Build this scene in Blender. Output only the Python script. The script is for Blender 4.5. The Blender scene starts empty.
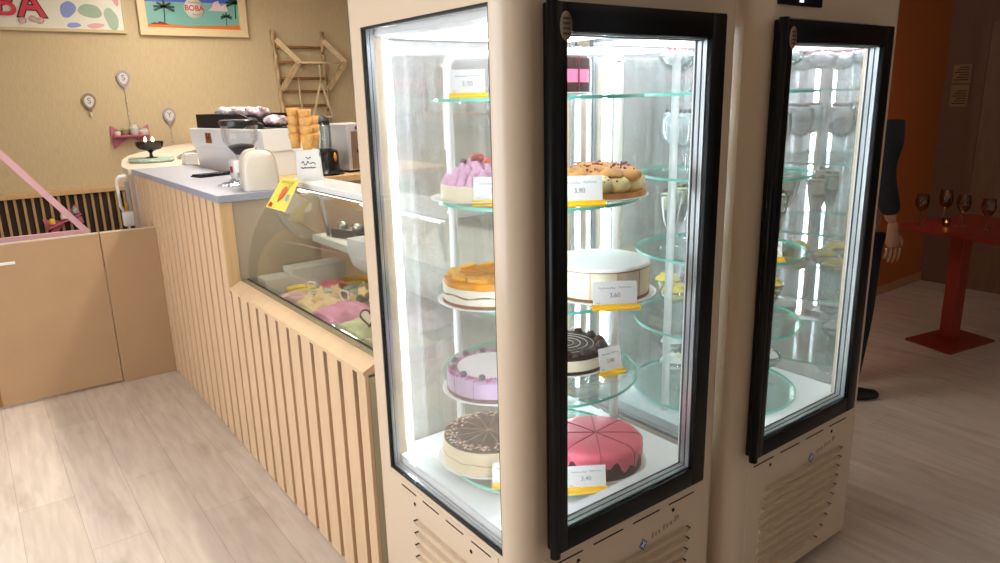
import bpy, bmesh, math, random
from mathutils import Vector, Matrix, Euler
R = math.radians
PI = math.pi
random.seed(7)
sc = bpy.context.scene
COL = sc.collection

# ------------------------------------------------------------------ helpers
def lin(c):
    return tuple(((v/255)/12.92 if v/255 <= .04045 else ((v/255+.055)/1.055)**2.4) for v in c)

MATS = {}
def mat(name, rgb, rough=.5, metal=0., spec=.5, noise=0., nscale=20., emit=None, estr=0., coat=0., bump=0., trans=0., stretch=None):
    m = bpy.data.materials.new(name); m.use_nodes = True
    nt = m.node_tree; b = nt.nodes['Principled BSDF']
    c = lin(rgb)
    b.inputs['Base Color'].default_value = (*c, 1)
    b.inputs['Roughness'].default_value = rough
    b.inputs['Metallic'].default_value = metal
    b.inputs['Specular IOR Level'].default_value = spec
    if coat: b.inputs['Coat Weight'].default_value = coat; b.inputs['Coat Roughness'].default_value = .12
    if trans: b.inputs['Transmission Weight'].default_value = trans
    if emit:
        b.inputs['Emission Color'].default_value = (*lin(emit), 1); b.inputs['Emission Strength'].default_value = estr
    if noise or bump:
        tc = nt.nodes.new('ShaderNodeTexCoord'); nz = nt.nodes.new('ShaderNodeTexNoise')
        nz.inputs['Scale'].default_value = nscale; nz.inputs['Detail'].default_value = 4
        src = tc.outputs['Object']
        if stretch:
            mp = nt.nodes.new('ShaderNodeMapping'); mp.inputs['Scale'].default_value = stretch
            nt.links.new(src, mp.inputs[0]); src = mp.outputs[0]
        nt.links.new(src, nz.inputs['Vector'])
        if noise:
            rp = nt.nodes.new('ShaderNodeValToRGB')
            rp.color_ramp.elements[0].position = .3; rp.color_ramp.elements[1].position = .7
            rp.color_ramp.elements[0].color = (*[v*(1-noise) for v in c], 1)
            rp.color_ramp.elements[1].color = (*[min(1, v*(1+noise)) for v in c], 1)
            nt.links.new(nz.outputs[0], rp.inputs[0]); nt.links.new(rp.outputs[0], b.inputs['Base Color'])
        if bump:
            bp = nt.nodes.new('ShaderNodeBump'); bp.inputs['Strength'].default_value = bump; bp.inputs['Distance'].default_value = .01
            nt.links.new(nz.outputs[0], bp.inputs['Height']); nt.links.new(bp.outputs[0], b.inputs['Normal'])
    MATS[name] = m
    return m

def glass(name, tint=(255, 255, 255), refl=.06, edge=.55, rough=0., ior=1.45):
    # thin glass: clear body with a mirror-like share that grows at grazing angles
    m = bpy.data.materials.new(name); m.use_nodes = True; nt = m.node_tree
    for n in list(nt.nodes): nt.nodes.remove(n)
    o = nt.nodes.new('ShaderNodeOutputMaterial'); mx = nt.nodes.new('ShaderNodeMixShader')
    t = nt.nodes.new('ShaderNodeBsdfTransparent'); g = nt.nodes.new('ShaderNodeBsdfGlossy')
    t.inputs[0].default_value = (*lin(tint), 1); g.inputs['Roughness'].default_value = rough
    lw = nt.nodes.new('ShaderNodeLayerWeight'); lw.inputs[0].default_value = .25
    mr = nt.nodes.new('ShaderNodeMapRange'); mr.inputs['To Min'].default_value = refl; mr.inputs['To Max'].default_value = edge
    nt.links.new(lw.outputs['Fresnel'], mr.inputs['Value'])
    nt.links.new(mr.outputs[0], mx.inputs[0]); nt.links.new(t.outputs[0], mx.inputs[1]); nt.links.new(g.outputs[0], mx.inputs[2])
    nt.links.new(mx.outputs[0], o.inputs[0])
    MATS[name] = m
    return m

def emis(name, rgb, s):
    m = bpy.data.materials.new(name); m.use_nodes = True; nt = m.node_tree
    for n in list(nt.nodes): nt.nodes.remove(n)
    o = nt.nodes.new('ShaderNodeOutputMaterial'); e = nt.nodes.new('ShaderNodeEmission')
    e.inputs[0].default_value = (*lin(rgb), 1); e.inputs[1].default_value = s
    nt.links.new(e.outputs[0], o.inputs[0]); MATS[name] = m
    return m

def box(bm, x0, x1, y0, y1, z0, z1, bev=0., seg=2):
    r = bmesh.ops.create_cube(bm, size=1.)
    vs = r['verts']
    for v in vs:
        v.co.x = x0 + (v.co.x+.5)*(x1-x0); v.co.y = y0 + (v.co.y+.5)*(y1-y0); v.co.z = z0 + (v.co.z+.5)*(z1-z0)
    if bev:
        es = list({e for v in vs for e in v.link_edges})
        bmesh.ops.bevel(bm, geom=es, offset=bev, segments=seg, affect='EDGES', profile=.5)
    return bm

def prism(bm, pts, a0, a1, axis='z', mi=0, capmi=None):
    # pts in the plane across the axis: z->(x,y)  x->(y,z)  y->(x,z)
    def mk(p, a):
        return {'z': (p[0], p[1], a), 'x': (a, p[0], p[1]), 'y': (p[0], a, p[1])}[axis]
    v0 = [bm.verts.new(mk(p, a0)) for p in pts]; v1 = [bm.verts.new(mk(p, a1)) for p in pts]
    n = len(pts); fs = []
    for i in range(n):
        f = bm.faces.new((v0[i], v0[(i+1) % n], v1[(i+1) % n], v1[i])); f.material_index = mi; fs.append(f)
    c = mi if capmi is None else capmi
    for vs in (v0, v1):
        f = bm.faces.new(vs); f.material_index = c; fs.append(f)
    bmesh.ops.recalc_face_normals(bm, faces=fs)
    return bm

def lathe(bm, prof, c=(0, 0, 0), seg=40, mi=0, close=True):
    # prof: list of (r, z)
    rings = []
    for r, z in prof:
        if r < 1e-6: rings.append([bm.verts.new((c[0], c[1], c[2]+z))])
        else: rings.append([bm.verts.new((c[0]+r*math.cos(2*PI*k/seg), c[1]+r*math.sin(2*PI*k/seg), c[2]+z)) for k in range(seg)])
    fs = []
    for a, b in zip(rings[:-1], rings[1:]):
        for k in range(seg):
            k2 = (k+1) % seg
            if len(a) == 1 and len(b) == 1: continue
            if len(a) == 1: vs = (a[0], b[k2], b[k])
            elif len(b) == 1: vs = (a[k], a[k2], b[0])
            else: vs = (a[k], a[k2], b[k2], b[k])
            f = bm.faces.new(vs); f.material_index = mi; f.smooth = True; fs.append(f)
    bmesh.ops.recalc_face_normals(bm, faces=fs)
    return bm

def tube(bm, pts, r, seg=8, closed=False, caps=True):
    pts = [Vector(p) for p in pts]; n = len(pts); rings = []
    rr = r if isinstance(r, (list, tuple)) else [r]*n
    for i, p in enumerate(pts):
        a = pts[(i-1) % n] if (closed or i > 0) else p
        b = pts[(i+1) % n] if (closed or i < n-1) else p
        t = (b-a).normalized(); u = t.cross(Vector((0, 0, 1)))
        if u.length < .05: u = t.cross(Vector((0, 1, 0)))
        u.normalize(); w = t.cross(u)
        rings.append([bm.verts.new(p + rr[i]*(u*math.cos(2*PI*k/seg)+w*math.sin(2*PI*k/seg))) for k in range(seg)])
    fs = []
    m = n if closed else n-1
    for i in range(m):
        a, b = rings[i], rings[(i+1) % n]
        for k in range(seg):
            f = bm.faces.new((a[k], a[(k+1) % seg], b[(k+1) % seg], b[k])); f.smooth = True; fs.append(f)
    if caps and not closed:
        fs.append(bm.faces.new(rings[0])); fs.append(bm.faces.new(rings[-1]))
    bmesh.ops.recalc_face_normals(bm, faces=fs)
    return bm

def bar(bm, a, b, w, d, up=(0, 1, 0)):
    # rectangular stick from a to b; w across, d along 'up'
    a = Vector(a); b = Vector(b); t = (b-a).normalized(); u = Vector(up); u = (u - t*u.dot(t)).normalized(); s = t.cross(u)
    vs = []
    for p in (a, b):
        for i, j in ((-1, -1), (1, -1), (1, 1), (-1, 1)): vs.append(bm.verts.new(p + s*w/2*i + u*d/2*j))
    fs = [bm.faces.new([vs[i] for i in q]) for q in ((0, 1, 2, 3), (4, 5, 6, 7), (0, 1, 5, 4), (1, 2, 6, 5), (2, 3, 7, 6), (3, 0, 4, 7))]
    bmesh.ops.recalc_face_normals(bm, faces=fs)
    return bm

def ball(bm, c, r, sx=1, sy=1, sz=1, sub=2):
    q = bmesh.ops.create_icosphere(bm, subdivisions=sub, radius=1.)
    for v in q['verts']: v.co = Vector((c[0]+v.co.x*r*sx, c[1]+v.co.y*r*sy, c[2]+v.co.z*r*sz))
    for f in {f for v in q['verts'] for f in v.link_faces}: f.smooth = True
    return bm

def textbm(s, size, ext, offset=0., xform=None, align='CENTER'):
    cu = bpy.data.curves.new('t', 'FONT'); cu.body = s; cu.size = size; cu.extrude = ext; cu.offset = offset
    cu.align_x = align; cu.align_y = 'BOTTOM_BASELINE' if False else 'CENTER'
    o = bpy.data.objects.new('t', cu); COL.objects.link(o)
    dg = bpy.context.evaluated_depsgraph_get(); me = bpy.data.meshes.new_from_object(o.evaluated_get(dg))
    bpy.data.objects.remove(o)
    b = bmesh.new(); b.from_mesh(me); bpy.data.meshes.remove(me)
    if xform: bmesh.ops.transform(b, matrix=xform, verts=b.verts)
    return b

def NB(): return bmesh.new()
def shift(bm, v):
    bmesh.ops.translate(bm, vec=Vector(v), verts=bm.verts); return bm
def xf(bm, M):
    bmesh.ops.transform(bm, matrix=M, verts=bm.verts); return bm

def P(name, bm, m, parent=None, world=False, smooth=None, label=None, kind=None):
    if world and parent is not None:
        root = parent; off = Vector((0, 0, 0))
        while root is not None: off += root.location; root = root.parent
        bmesh.ops.translate(bm, vec=-off, verts=bm.verts)
    me = bpy.data.meshes.new(name)
    if smooth is not None:
        for f in bm.faces: f.smooth = True
    bm.to_mesh(me); bm.free()
    for mm in (m if isinstance(m, (list, tuple)) else [m]): me.materials.append(mm)
    if smooth is not None and smooth < 3.1:
        try: me.set_sharp_from_angle(angle=smooth)
        except Exception: pass
    o = bpy.data.objects.new(name, me); COL.objects.link(o)
    if parent is not None: o.parent = parent
    if label: o['label'] = label
    if kind: o['kind'] = kind
    return o
SM = R(35)

def thing(name, label, cat, loc=(0, 0, 0), rz=0., group=None):
    o = bpy.data.objects.new(name, None); o.empty_display_size = .05; COL.objects.link(o)
    o.location = loc; o.rotation_euler = (0, 0, rz)
    o['label'] = label; o['category'] = cat
    if group: o['group'] = group
    return o
def tag(o, label, cat, group=None):
    o['label'] = label; o['category'] = cat
    if group: o['group'] = group
    return o
def struct(name, bm, m, smooth=None):
    o = P(name, bm, m, smooth=smooth); o['kind'] = 'structure'; return o
def dup(root, loc, rz=None, label=None, group=None):
    r = root.copy(); COL.objects.link(r); r.location = loc
    if rz is not None: r.rotation_euler = (0, 0, rz)
    if label: r['label'] = label
    if group: r['group'] = group
    for ch in list(root.children):
        c = ch.copy(); COL.objects.link(c); c.parent = r
        for g in ch.children:
            d = g.copy(); COL.objects.link(d); d.parent = c
    return r

# ------------------------------------------------------------------ materials
cream = mat('cream_enamel', (223, 201, 174), .32, coat=.35, bump=.015, nscale=420)
creamin = mat('white_lining', (238, 240, 242), .4)
black = mat('black_frame', (6, 6, 7), .35, spec=.22)
rubber = mat('black_rubber', (18, 18, 20), .6)
alu = mat('spacer_aluminium', (188, 194, 198), .28, metal=.85)
steel = mat('brushed_steel', (176, 176, 174), .3, metal=.9, noise=.05, nscale=60)
white = mat('white_plastic', (238, 238, 236), .4)
whitegl = mat('white_enamel', (240, 240, 238), .25, coat=.3)
pane = glass('clear_pane', (254, 255, 255), .012, .24)
def hazed(name, dif, refl, tint=(253, 254, 254)):
    # clear glass with pale streaks painted in for the haze of inner reflections
    m = glass(name, tint, refl, .5, .02); nt = m.node_tree
    o = [n for n in nt.nodes if n.type == 'OUTPUT_MATERIAL'][0]; mx = [n for n in nt.nodes if n.type == 'MIX_SHADER'][0]
    d = nt.nodes.new('ShaderNodeBsdfDiffuse'); d.inputs[0].default_value = (.82, .84, .84, 1)
    m2 = nt.nodes.new('ShaderNodeMixShader'); tc = nt.nodes.new('ShaderNodeTexCoord'); mp = nt.nodes.new('ShaderNodeMapping'); mp.inputs['Scale'].default_value = (30, 30, 1.2)
    nz = nt.nodes.new('ShaderNodeTexNoise'); nz.inputs['Scale'].default_value = 1.5; nz.inputs['Detail'].default_value = 5
    mr = nt.nodes.new('ShaderNodeMapRange'); mr.inputs['From Min'].default_value = .3; mr.inputs['From Max'].default_value = .7
    mr.inputs['To Min'].default_value = dif*.75; mr.inputs['To Max'].default_value = dif*1.25
    L = nt.links.new
    L(tc.outputs['Object'], mp.inputs[0]); L(mp.outputs[0], nz.inputs['Vector']); L(nz.outputs[0], mr.inputs['Value']); L(mr.outputs[0], m2.inputs[0])
    L(mx.outputs[0], m2.inputs[1]); L(d.outputs[0], m2.inputs[2]); L(m2.outputs[0], o.inputs[0])
    return m
haze1 = hazed('painted_haze_thin', .03, .04); haze2 = hazed('painted_haze', .22, .12); haze3 = hazed('painted_haze_heavy', .14, .34)
shelfg = glass('shelf_glass', (244, 252, 249), .06, .5)
medge = mat('green_glass_edge', (118, 214, 196), .15, emit=(118, 214, 196), estr=0.0)
goblet_g = glass('goblet_glass', (246, 250, 250), .09, .8)
smoke_g = glass('smoked_glass', (90, 86, 84), .08, .6)
led = emis('led_strip', (240, 247, 255), 33.)
ledtop = emis('led_panel', (240, 246, 255), 7.5)
slot = mat('dark_slot', (20, 18, 16), .8)
wood = mat('slat_laminate', (222, 190, 152), .5, noise=.05, nscale=3, stretch=(6, 6, 1))
woodgap = mat('groove_brown', (150, 110, 60), .7)
woodtrim = mat('trim_wood', (205, 170, 122), .5, noise=.08, nscale=5, stretch=(8, 8, 1))
woodtop = mat('pale_wood_top', (216, 202, 182), .45, noise=.06, nscale=4)
greytop = mat('grey_worktop', (158, 160, 176), .38, noise=.02, nscale=60)
gatew = mat('gate_laminate', (186, 153, 116), .45, noise=.03, nscale=5)
pink = mat('pink_paint', (226, 178, 186), .5)
yellow = mat('yellow_plastic', (250, 196, 20), .35)
paper = mat('white_card', (240, 240, 240), .6)
ink = mat('pencil_ink', (120, 122, 132), .7)

# wallpaper with fine upright fibres
def wallpaper(name, rgb, amt=.12):
    m = bpy.data.materials.new(name); m.use_nodes = True; nt = m.node_tree; b = nt.nodes['Principled BSDF']
    b.inputs['Roughness'].default_value = .75; b.inputs['Specular IOR Level'].default_value = .2
    tc = nt.nodes.new('ShaderNodeTexCoord'); mp = nt.nodes.new('ShaderNodeMapping'); mp.inputs['Scale'].default_value = (22, 22, 3)
    nz = nt.nodes.new('ShaderNodeTexNoise'); nz.inputs['Scale'].default_value = 4; nz.inputs['Detail'].default_value = 6
    rp = nt.nodes.new('ShaderNodeValToRGB'); c = lin(rgb)
    rp.color_ramp.elements[0].position = .3; rp.color_ramp.elements[1].position = .72
    rp.color_ramp.elements[0].color = (*[v*(1-amt) for v in c], 1); rp.color_ramp.elements[1].color = (*[v*(1+amt) for v in c], 1)
    nt.links.new(tc.outputs['Object'], mp.inputs[0]); nt.links.new(mp.outputs[0], nz.inputs['Vector'])
    nt.links.new(nz.outputs[0], rp.inputs[0]); nt.links.new(rp.outputs[0], b.inputs['Base Color'])
    return m
tanwall = wallpaper('tan_wallpaper', (204, 184, 148), .07)
greywall = wallpaper('grey_wall', (176, 172, 166), .05)
orangewall = mat('orange_wall', (196, 108, 48), .7)
brownwall = mat('brown_wall', (120, 82, 58), .7)
doorwood = mat('door_wood', (128, 90, 62), .55, noise=.1, nscale=4, stretch=(8, 8, 1))

# pale oak floor boards running away from the camera along the counter
def floor_mat():
    m = bpy.data.materials.new('oak_boards'); m.use_nodes = True; nt = m.node_tree; b = nt.nodes['Principled BSDF']
    b.inputs['Roughness'].default_value = .48; b.inputs['Specular IOR Level'].default_value = .35
    tc = nt.nodes.new('ShaderNodeTexCoord'); mp = nt.nodes.new('ShaderNodeMapping')
    mp.inputs['Rotation'].default_value = (0, 0, R(90)); mp.inputs['Location'].default_value = (.2, .05, 0)
    br = nt.nodes.new('ShaderNodeTexBrick')
    br.inputs['Scale'].default_value = 1.; br.inputs['Brick Width'].default_value = 1.3; br.inputs['Row Height'].default_value = .2
    br.inputs['Mortar Size'].default_value = .0012; br.inputs['Mortar Smooth'].default_value = .2; br.offset = .37
    br.inputs['Color1'].default_value = (*lin((220, 206, 192)), 1); br.inputs['Color2'].default_value = (*lin((230, 217, 204)), 1)
    br.inputs['Mortar'].default_value = (*lin((192, 175, 160)), 1)
    mp2 = nt.nodes.new('ShaderNodeMapping'); mp2.inputs['Scale'].default_value = (14, 1.6, 1)
    nz = nt.nodes.new('ShaderNodeTexNoise'); nz.inputs['Scale'].default_value = 2.2; nz.inputs['Detail'].default_value = 7; nz.inputs['Distortion'].default_value = .5
    nz2 = nt.nodes.new('ShaderNodeTexNoise'); nz2.inputs['Scale'].default_value = 3.1; nz2.inputs['Detail'].default_value = 3
    mpk = nt.nodes.new('ShaderNodeMapping'); mpk.inputs['Scale'].default_value = (1.9, .8, 1)
    rp = nt.nodes.new('ShaderNodeValToRGB')
    rp.color_ramp.elements[0].position = .3; rp.color_ramp.elements[1].position = .7
    rp.color_ramp.elements[0].color = (.86, .85, .84, 1); rp.color_ramp.elements[1].color = (1.06, 1.06, 1.06, 1)
    rk = nt.nodes.new('ShaderNodeValToRGB')
    rk.color_ramp.elements[0].position = .26; rk.color_ramp.elements[1].position = .42
    rk.color_ramp.elements[0].color = (.84, .80, .76, 1); rk.color_ramp.elements[1].color = (1, 1, 1, 1)
    x1 = nt.nodes.new('ShaderNodeMix'); x1.data_type = 'RGBA'; x1.blend_type = 'MULTIPLY'; x1.inputs[0].default_value = 1
    x2 = nt.nodes.new('ShaderNodeMix'); x2.data_type = 'RGBA'; x2.blend_type = 'MULTIPLY'; x2.inputs[0].default_value = 1
    L = nt.links.new
    L(tc.outputs['Object'], mp.inputs[0]); L(mp.outputs[0], br.inputs['Vector'])
    L(tc.outputs['Object'], mp2.inputs[0]); L(mp2.outputs[0], nz.inputs['Vector'])
    L(tc.outputs['Object'], mpk.inputs[0]); L(mpk.outputs[0], nz2.inputs['Vector'])
    L(nz.outputs[0], rp.inputs[0]); L(nz2.outputs[0], rk.inputs[0])
    L(br.outputs['Color'], x1.inputs[6]); L(rp.outputs[0], x1.inputs[7])
    L(x1.outputs[2], x2.inputs[6]); L(rk.outputs[0], x2.inputs[7])
    L(x2.outputs[2], b.inputs['Base Color'])
    return m

# ------------------------------------------------------------------ room shell
WY = 8.0        # back wall
CZ = 2.85       # ceiling
b = NB(); box(b, -1.7, 6.5, -3.1, 8.1, -.1, 0); struct('floor', b, floor_mat())
b = NB(); box(b, -1.7, 6.5, -3.1, 8.1, CZ, CZ+.1); struct('ceiling', b, mat('ceiling_paint', (226, 220, 210), .8))
b = NB(); box(b, -1.7, 3.95, WY, WY+.1, 0, CZ); struct('wall_back', b, tanwall)
b = NB(); box(b, 3.85, 3.95, 2.66, WY, 0, CZ); struct('wall_partition', b, greywall)
b = NB(); box(b, 2.55, 6.4, 2.6, 2.66, 0, CZ); struct('wall_orange', b, orangewall)
b = NB(); box(b, 6.4, 6.5, -3.1, 2.6, 0, CZ); struct('wall_right', b, brownwall)
# left wall with a big daylight window opening, front wall (behind the camera) with a tall lattice window
def wall_with_hole(name, m, axis, a, t, u0, u1, h0, h1, w0, w1):
    b = NB()
    def bx(p0, p1, z0, z1):
        if axis == 'x': box(b, a, a+t, p0, p1, z0, z1)
        else: box(b, p0, p1, a, a+t, z0, z1)
    bx(u0, w0, 0, CZ); bx(w1, u1, 0, CZ); bx(w0, w1, 0, h0); bx(w0, w1, h1, CZ)
    struct(name, b, m)
wall_with_hole('wall_left', tanwall, 'x', -1.7, .1, -3.1, 8.0, .5, 2.5, .7, 3.5)
wall_with_hole('wall_front', greywall, 'y', -3.1, .1, -1.6, 6.4, .25, 2.5, 3.35, 4.15)
day = emis('daylight_glass', (225, 236, 255), 1.3)
day2 = emis('daylight_glass_bright', (232, 240, 255), 2.0)
def window(name, axis, a, u0, u1, z0, z1, nu, nz, m):
    b = NB(); f = .045
    def bx(p0, p1, q0, q1, t0=-.03, t1=.03):
        if axis == 'x': box(b, a+t0, a+t1, p0, p1, q0, q1)
        else: box(b, p0, p1, a+t0, a+t1, q0, q1)
    bx(u0, u0+f, z0, z1); bx(u1-f, u1, z0, z1); bx(u0+f, u1-f, z0, z0+f); bx(u0+f, u1-f, z1-f, z1)
    for i in range(1, nu): u = u0+(u1-u0)*i/nu; bx(u-.012, u+.012, z0+f, z1-f, -.02, .02)
    for i in range(1, nz): z = z0+(z1-z0)*i/nz; bx(u0+f, u1-f, z-.012, z+.012, -.021, .021)
    w = struct(name, b, white)
    b = NB(); bx(u0+f, u1-f, z0+f, z1-f, -.004, .004)
    P('window_glass', b, m, w)
window('window_1', 'x', -1.65, .7, 3.5, .5, 2.5, 3, 2, day)
window('window_2', 'y', -3.05, 3.35, 4.15, .25, 2.5, 7, 22, day2)
# ribbed grey panel closing the staff area behind the cake fridges
b = NB()
box(b, 1.95, 2.55, 2.62, 2.65, 0, 2.4)
for i in range(24): box(b, 1.957+i*.0247, 1.957+i*.0247+.014, 2.606, 2.62, 0, 2.4, .003, 1)
struct('trim_1', b, mat('ribbed_grey', (168, 168, 166), .4))
# door and skirting in the dim room
b = NB(); box(b, 6.372, 6.4, 1.35, 2.3, 0, 2.06); d1 = struct('door_1', b, doorwood)
b = NB(); box(b, 6.36, 6.4, 2.3, 2.36, 0, 2.12); box(b, 6.36, 6.4, 1.29, 1.35, 0, 2.12); box(b, 6.36, 6.4, 1.35, 2.3, 2.06, 2.12)
P('door_frame', b, brownwall, d1)
b = NB(); tube(b, [(6.372, 1.45, 1.02), (6.32, 1.45, 1.02), (6.32, 1.57, 1.02)], .009); P('door_handle', b, steel, d1)
b = NB(); box(b, 2.55, 6.4, 2.588, 2.6, 0, .07); struct('baseboard_orange', b, mat('skirting_tan', (196, 150, 104), .5))
b = NB(); box(b, -1.6, 3.85, WY-.012, WY, 0, .08); struct('baseboard_back', b, woodtrim)

# ------------------------------------------------------------------ cake fridges
FW, FD, FH = .745, .695, 1.95
GZ0, GZ1 = .545, 1.78
RC = .06; RR = .03     # front and rear corner radii
def rrect(x0, x1, y0, y1, r, n=8):
    pts = []; q = RR
    for cx, cy, a0, r in ((x1-q, y1-q, 0, q), (x0+q, y1-q, 90, q), (x0+r, y0+r, 180, r), (x1-r, y0+r, 270, r)):
        for k in range(n+1):
            a = R(a0+90*k/n); pts.append((cx+r*math.cos(a), cy+r*math.sin(a)))
    return pts
SHELF_Z = (1.60, 1.345, 1.09, .845, .597)
SC = (.365, .355); SR = .278

def fridge(loc, label, rot, dz, ups, hazes, ws=RC):
    t = thing('cake_display_fridge', label, 'display fridge', loc, rot)
    X0, X1 = .0, FW
    # base and header shells
    b = NB(); prism(b, rrect(0, FW, 0, FD, RC), .05, GZ0-.0, 'z'); base = P('base_cabinet', b, cream, t, smooth=SM)
    b = NB(); prism(b, rrect(0, FW, 0, FD, RC), GZ1, FH, 'z'); head = P('header', b, cream, t, smooth=SM)
    for sx in (0, 1):
        for sy in (0, 1):
            b = NB(); pts = []
            q = RR if sy else RC
            cx = q if not sx else FW-q; cy = q if not sy else FD-q
            for k in range(13):
                a = R((180 if (not sx and not sy) else 270 if (sx and not sy) else 0 if (sx and sy) else 90)+90*k/12)
                pts.append((cx+q*math.cos(a), cy+q*math.sin(a)))
            jx, jy = (RC if not sx else FW-RC), (RC if not sy else FD-.083)
            pts += {(0, 0): [(jx, 0), (jx, jy), (0, jy)], (1, 0): [(FW, jy), (jx, jy), (jx, 0)], (1, 1): [(jx, FD), (jx, jy), (FW, jy)], (0, 1): [(0, jy), (jx, jy), (jx, FD)]}[(sx, sy)]
            prism(b, pts, GZ0, GZ1, 'z'); P('corner_post', b, cream, t, smooth=SM)
            # white inner lining of the post with its light strip
            b = NB(); ix0, ix1 = (.034, RC+.012) if not sx else (FW-RC-.012, FW-.034); iy0, iy1 = (.034, RC+.012) if not sy else (FD-RC-.012, FD-.034)
            if not sy:
                prism(b, [(ix0, iy0+.03), (ix1, iy0+.03) if not sx else (ix1, iy0+.03), (ix1, iy1+.004), (ix0, iy1+.004)], GZ0+.03, GZ1, 'z')
            else:
                box(b, ix0, ix1, iy0, iy1, GZ0+.03, GZ1)
            if sx and not sy: b.free()
            else: P('post_lining', b, creamin, t)
            b = NB(); lx = RC+.014 if not sx else FW-RC-.014; ly = (RC+.032 if not sx else .026) if not sy else FD-RC-.02
            box(b, lx-.0035, lx+.0035, ly-.008, ly+.008, GZ0+.05, GZ1-.03)
            P('light_strip', b, led, t)
    # floor and lit ceiling of the chamber
    b = NB(); box(b, .036, FW-.036, .036, FD-.036, GZ0, GZ0+.03); P('chamber_floor', b, creamin, t)
    b = NB(); box(b, .036, FW-.036, .036, FD-.036, GZ1-.02, GZ1); P('chamber_ceiling', b, creamin, t)
    b = NB(); box(b, .12, FW-.12, .1, FD-.1, GZ1-.026, GZ1-.0201); P('ceiling_light', b, ledtop, t)
    # double glazing on left, right and back: outer pane, black edge, two spacer bars, inner pane
    def glazing(axis, pos, sgn, u0, u1, nm, pm=pane):
        def bx(bm, p0, p1, q0, q1, d0, d1, bev=0):
            a0, a1 = sorted((pos+sgn*d0, pos+sgn*d1))
            if axis == 'x': box(bm, a0, a1, p0, p1, q0, q1)
            else: box(bm, p0, p1, a0, a1, q0, q1)
        def ring(bm, w, d0, d1, ins=0.):
            a, c, z0, z1 = u0+ins, u1-ins, GZ0+ins, GZ1-ins
            bx(bm, a, a+w, z0, z1, d0, d1); bx(bm, c-w, c, z0, z1, d0, d1)
            bx(bm, a+w, c-w, z0, z0+w, d0, d1); bx(bm, a+w, c-w, z1-w, z1, d0, d1)
        g = NB(); bx(g, u0+.003, u1-.003, GZ0+.003, GZ1-.003, .0065, .0095); o = P(nm, g, pane, t)
        g = NB(); ring(g, .005, .002, .0115); P('pane_seal', g, rubber, o)
        g = NB(); ring(g, .0035, .0120, .0205, .003); ring(g, .0035, .0225, .0310, .003); P('glazing_spacer', g, alu, o)
        g = NB(); ring(g, .003, .0206, .0224, .0035); P('spacer_seal', g, rubber, o)
        g = NB(); bx(g, u0+.003, u1-.003, GZ0+.03, GZ1-.02, .0312, .0335); P('inner_pane', g, pm, o)
    glazing('x', 0, 1, ws, FD-.083, 'side_window')
    if ws > RC:
        b = NB(); box(b, 0, .04, RC-.01, ws, GZ0, GZ1); P('side_filler', b, cream, t)
    glazing('x', FW, -1, RC, FD-.083, 'side_window', hazes[0])
    glazing('y', FD, -1, RC, FW-RC, 'back_window', hazes[1])
    # door: black frame, hinge rod, double glass
    dx0, dx1, z0, z1 = dz
    yo, yi = -.042, -.004
    ix0, ix1, iz0, iz1 = dx0+.034, dx1-.053, z0+.052, z1-.056
    b = NB()
    box(b, dx0, ix0, yo, yi, z0, z1, .004); box(b, ix1, dx1, yo, yi, z0, z1, .004)
    box(b, ix0-.004, ix1+.004, yo+.0005, yi, z0+.0004, iz0, .003); box(b, ix0-.004, ix1+.004, yo+.0005, yi, iz1, z1-.0004, .003)
    door = P('door', b, black, t, smooth=SM)
    b = NB(); tube(b, [(dx0+.004, yo+.012, z0-.012), (dx0+.004, yo+.012, z1+.004)], .0125, 14); P('hinge_rod', b, black, door)
    b = NB(); box(b, dx1, dx1+.0025, yo+.006, yi, z0+.002, z1-.002); P('edge_highlight', b, alu, door)  # bright metal sliver standing in for the highlight on the door bevel
    b = NB(); box(b, ix0-.002, ix1+.002, yo+.008, yo+.012, iz0-.002, iz1+.002); P('door_glass', b, pane, door)
    b = NB()
    for y0, y1 in ((yo+.013, yo+.024), (yo+.028, yo+.040), ):
        box(b, ix0, ix0+.003, y0, y1, iz0, iz1); box(b, ix1-.003, ix1, y0, y1, iz0, iz1)
        box(b, ix0+.003, ix1-.003, y0, y1, iz0, iz0+.003); box(b, ix0+.003, ix1-.003, y0, y1, iz1-.003, iz1)
    P('door_spacer', b, alu, door)
    b = NB()
    for y0, y1 in ((yo+.0242, yo+.0278), (yo+.0402, yo+.045)):
        box(b, ix0+.001, ix0+.004, y0, y1, iz0, iz1); box(b, ix1-.004, ix1-.001, y0, y1, iz0, iz1)
        box(b, ix0+.004, ix1-.004, y0, y1, iz0+.001, iz0+.004); box(b, ix0+.004, ix1-.004, y0, y1, iz1-.004, iz1-.001)
    P('spacer_seal', b, rubber, door)
    # cream jamb strips beside the door
    b = NB(); box(b, RC, max(RC, dx0)+.02, 0, .034, GZ0, GZ1); P('door_jamb', b, cream, t)
    b = NB(); box(b, dx1-.02, FW-RC, 0, .034, GZ0, GZ1); P('door_jamb', b, cream, t)
    # white door surround inside
    b = NB()
    box(b, RC+.021, ix0, .006, .036, GZ0+.03, GZ1-.02); box(b, ix1, FW-RC-.001, .003, .010, GZ0+.03, GZ1-.02); box(b, ix0, ix1, .006, .036, GZ0, iz0); box(b, ix0, ix1, .006, .036, iz1, GZ1)
    P('door_surround', b, creamin, t)
    # oval badge at the upper left of the door
    b = NB(); lathe(b, [(0, 0), (.0155, 0), (.0155, .0015), (0, .0018)], seg=28)
    xf(b, Matrix.Translation((dx0+.028, yo-.0002, z1-.045)) @ Matrix.Rotation(R(90), 4, 'X') @ Matrix.Scale(1.75, 4, (0, 1, 0)))
    bd = P('badge', b, mat('badge_gold', (150, 128, 104), .4, metal=.3), door)
    b = NB()
    for k in range(4): box(b, dx0+.019, dx0+.037, yo-.0032, yo-.0018, z1-.062+k*.0095, z1-.0575+k*.0095)
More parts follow.
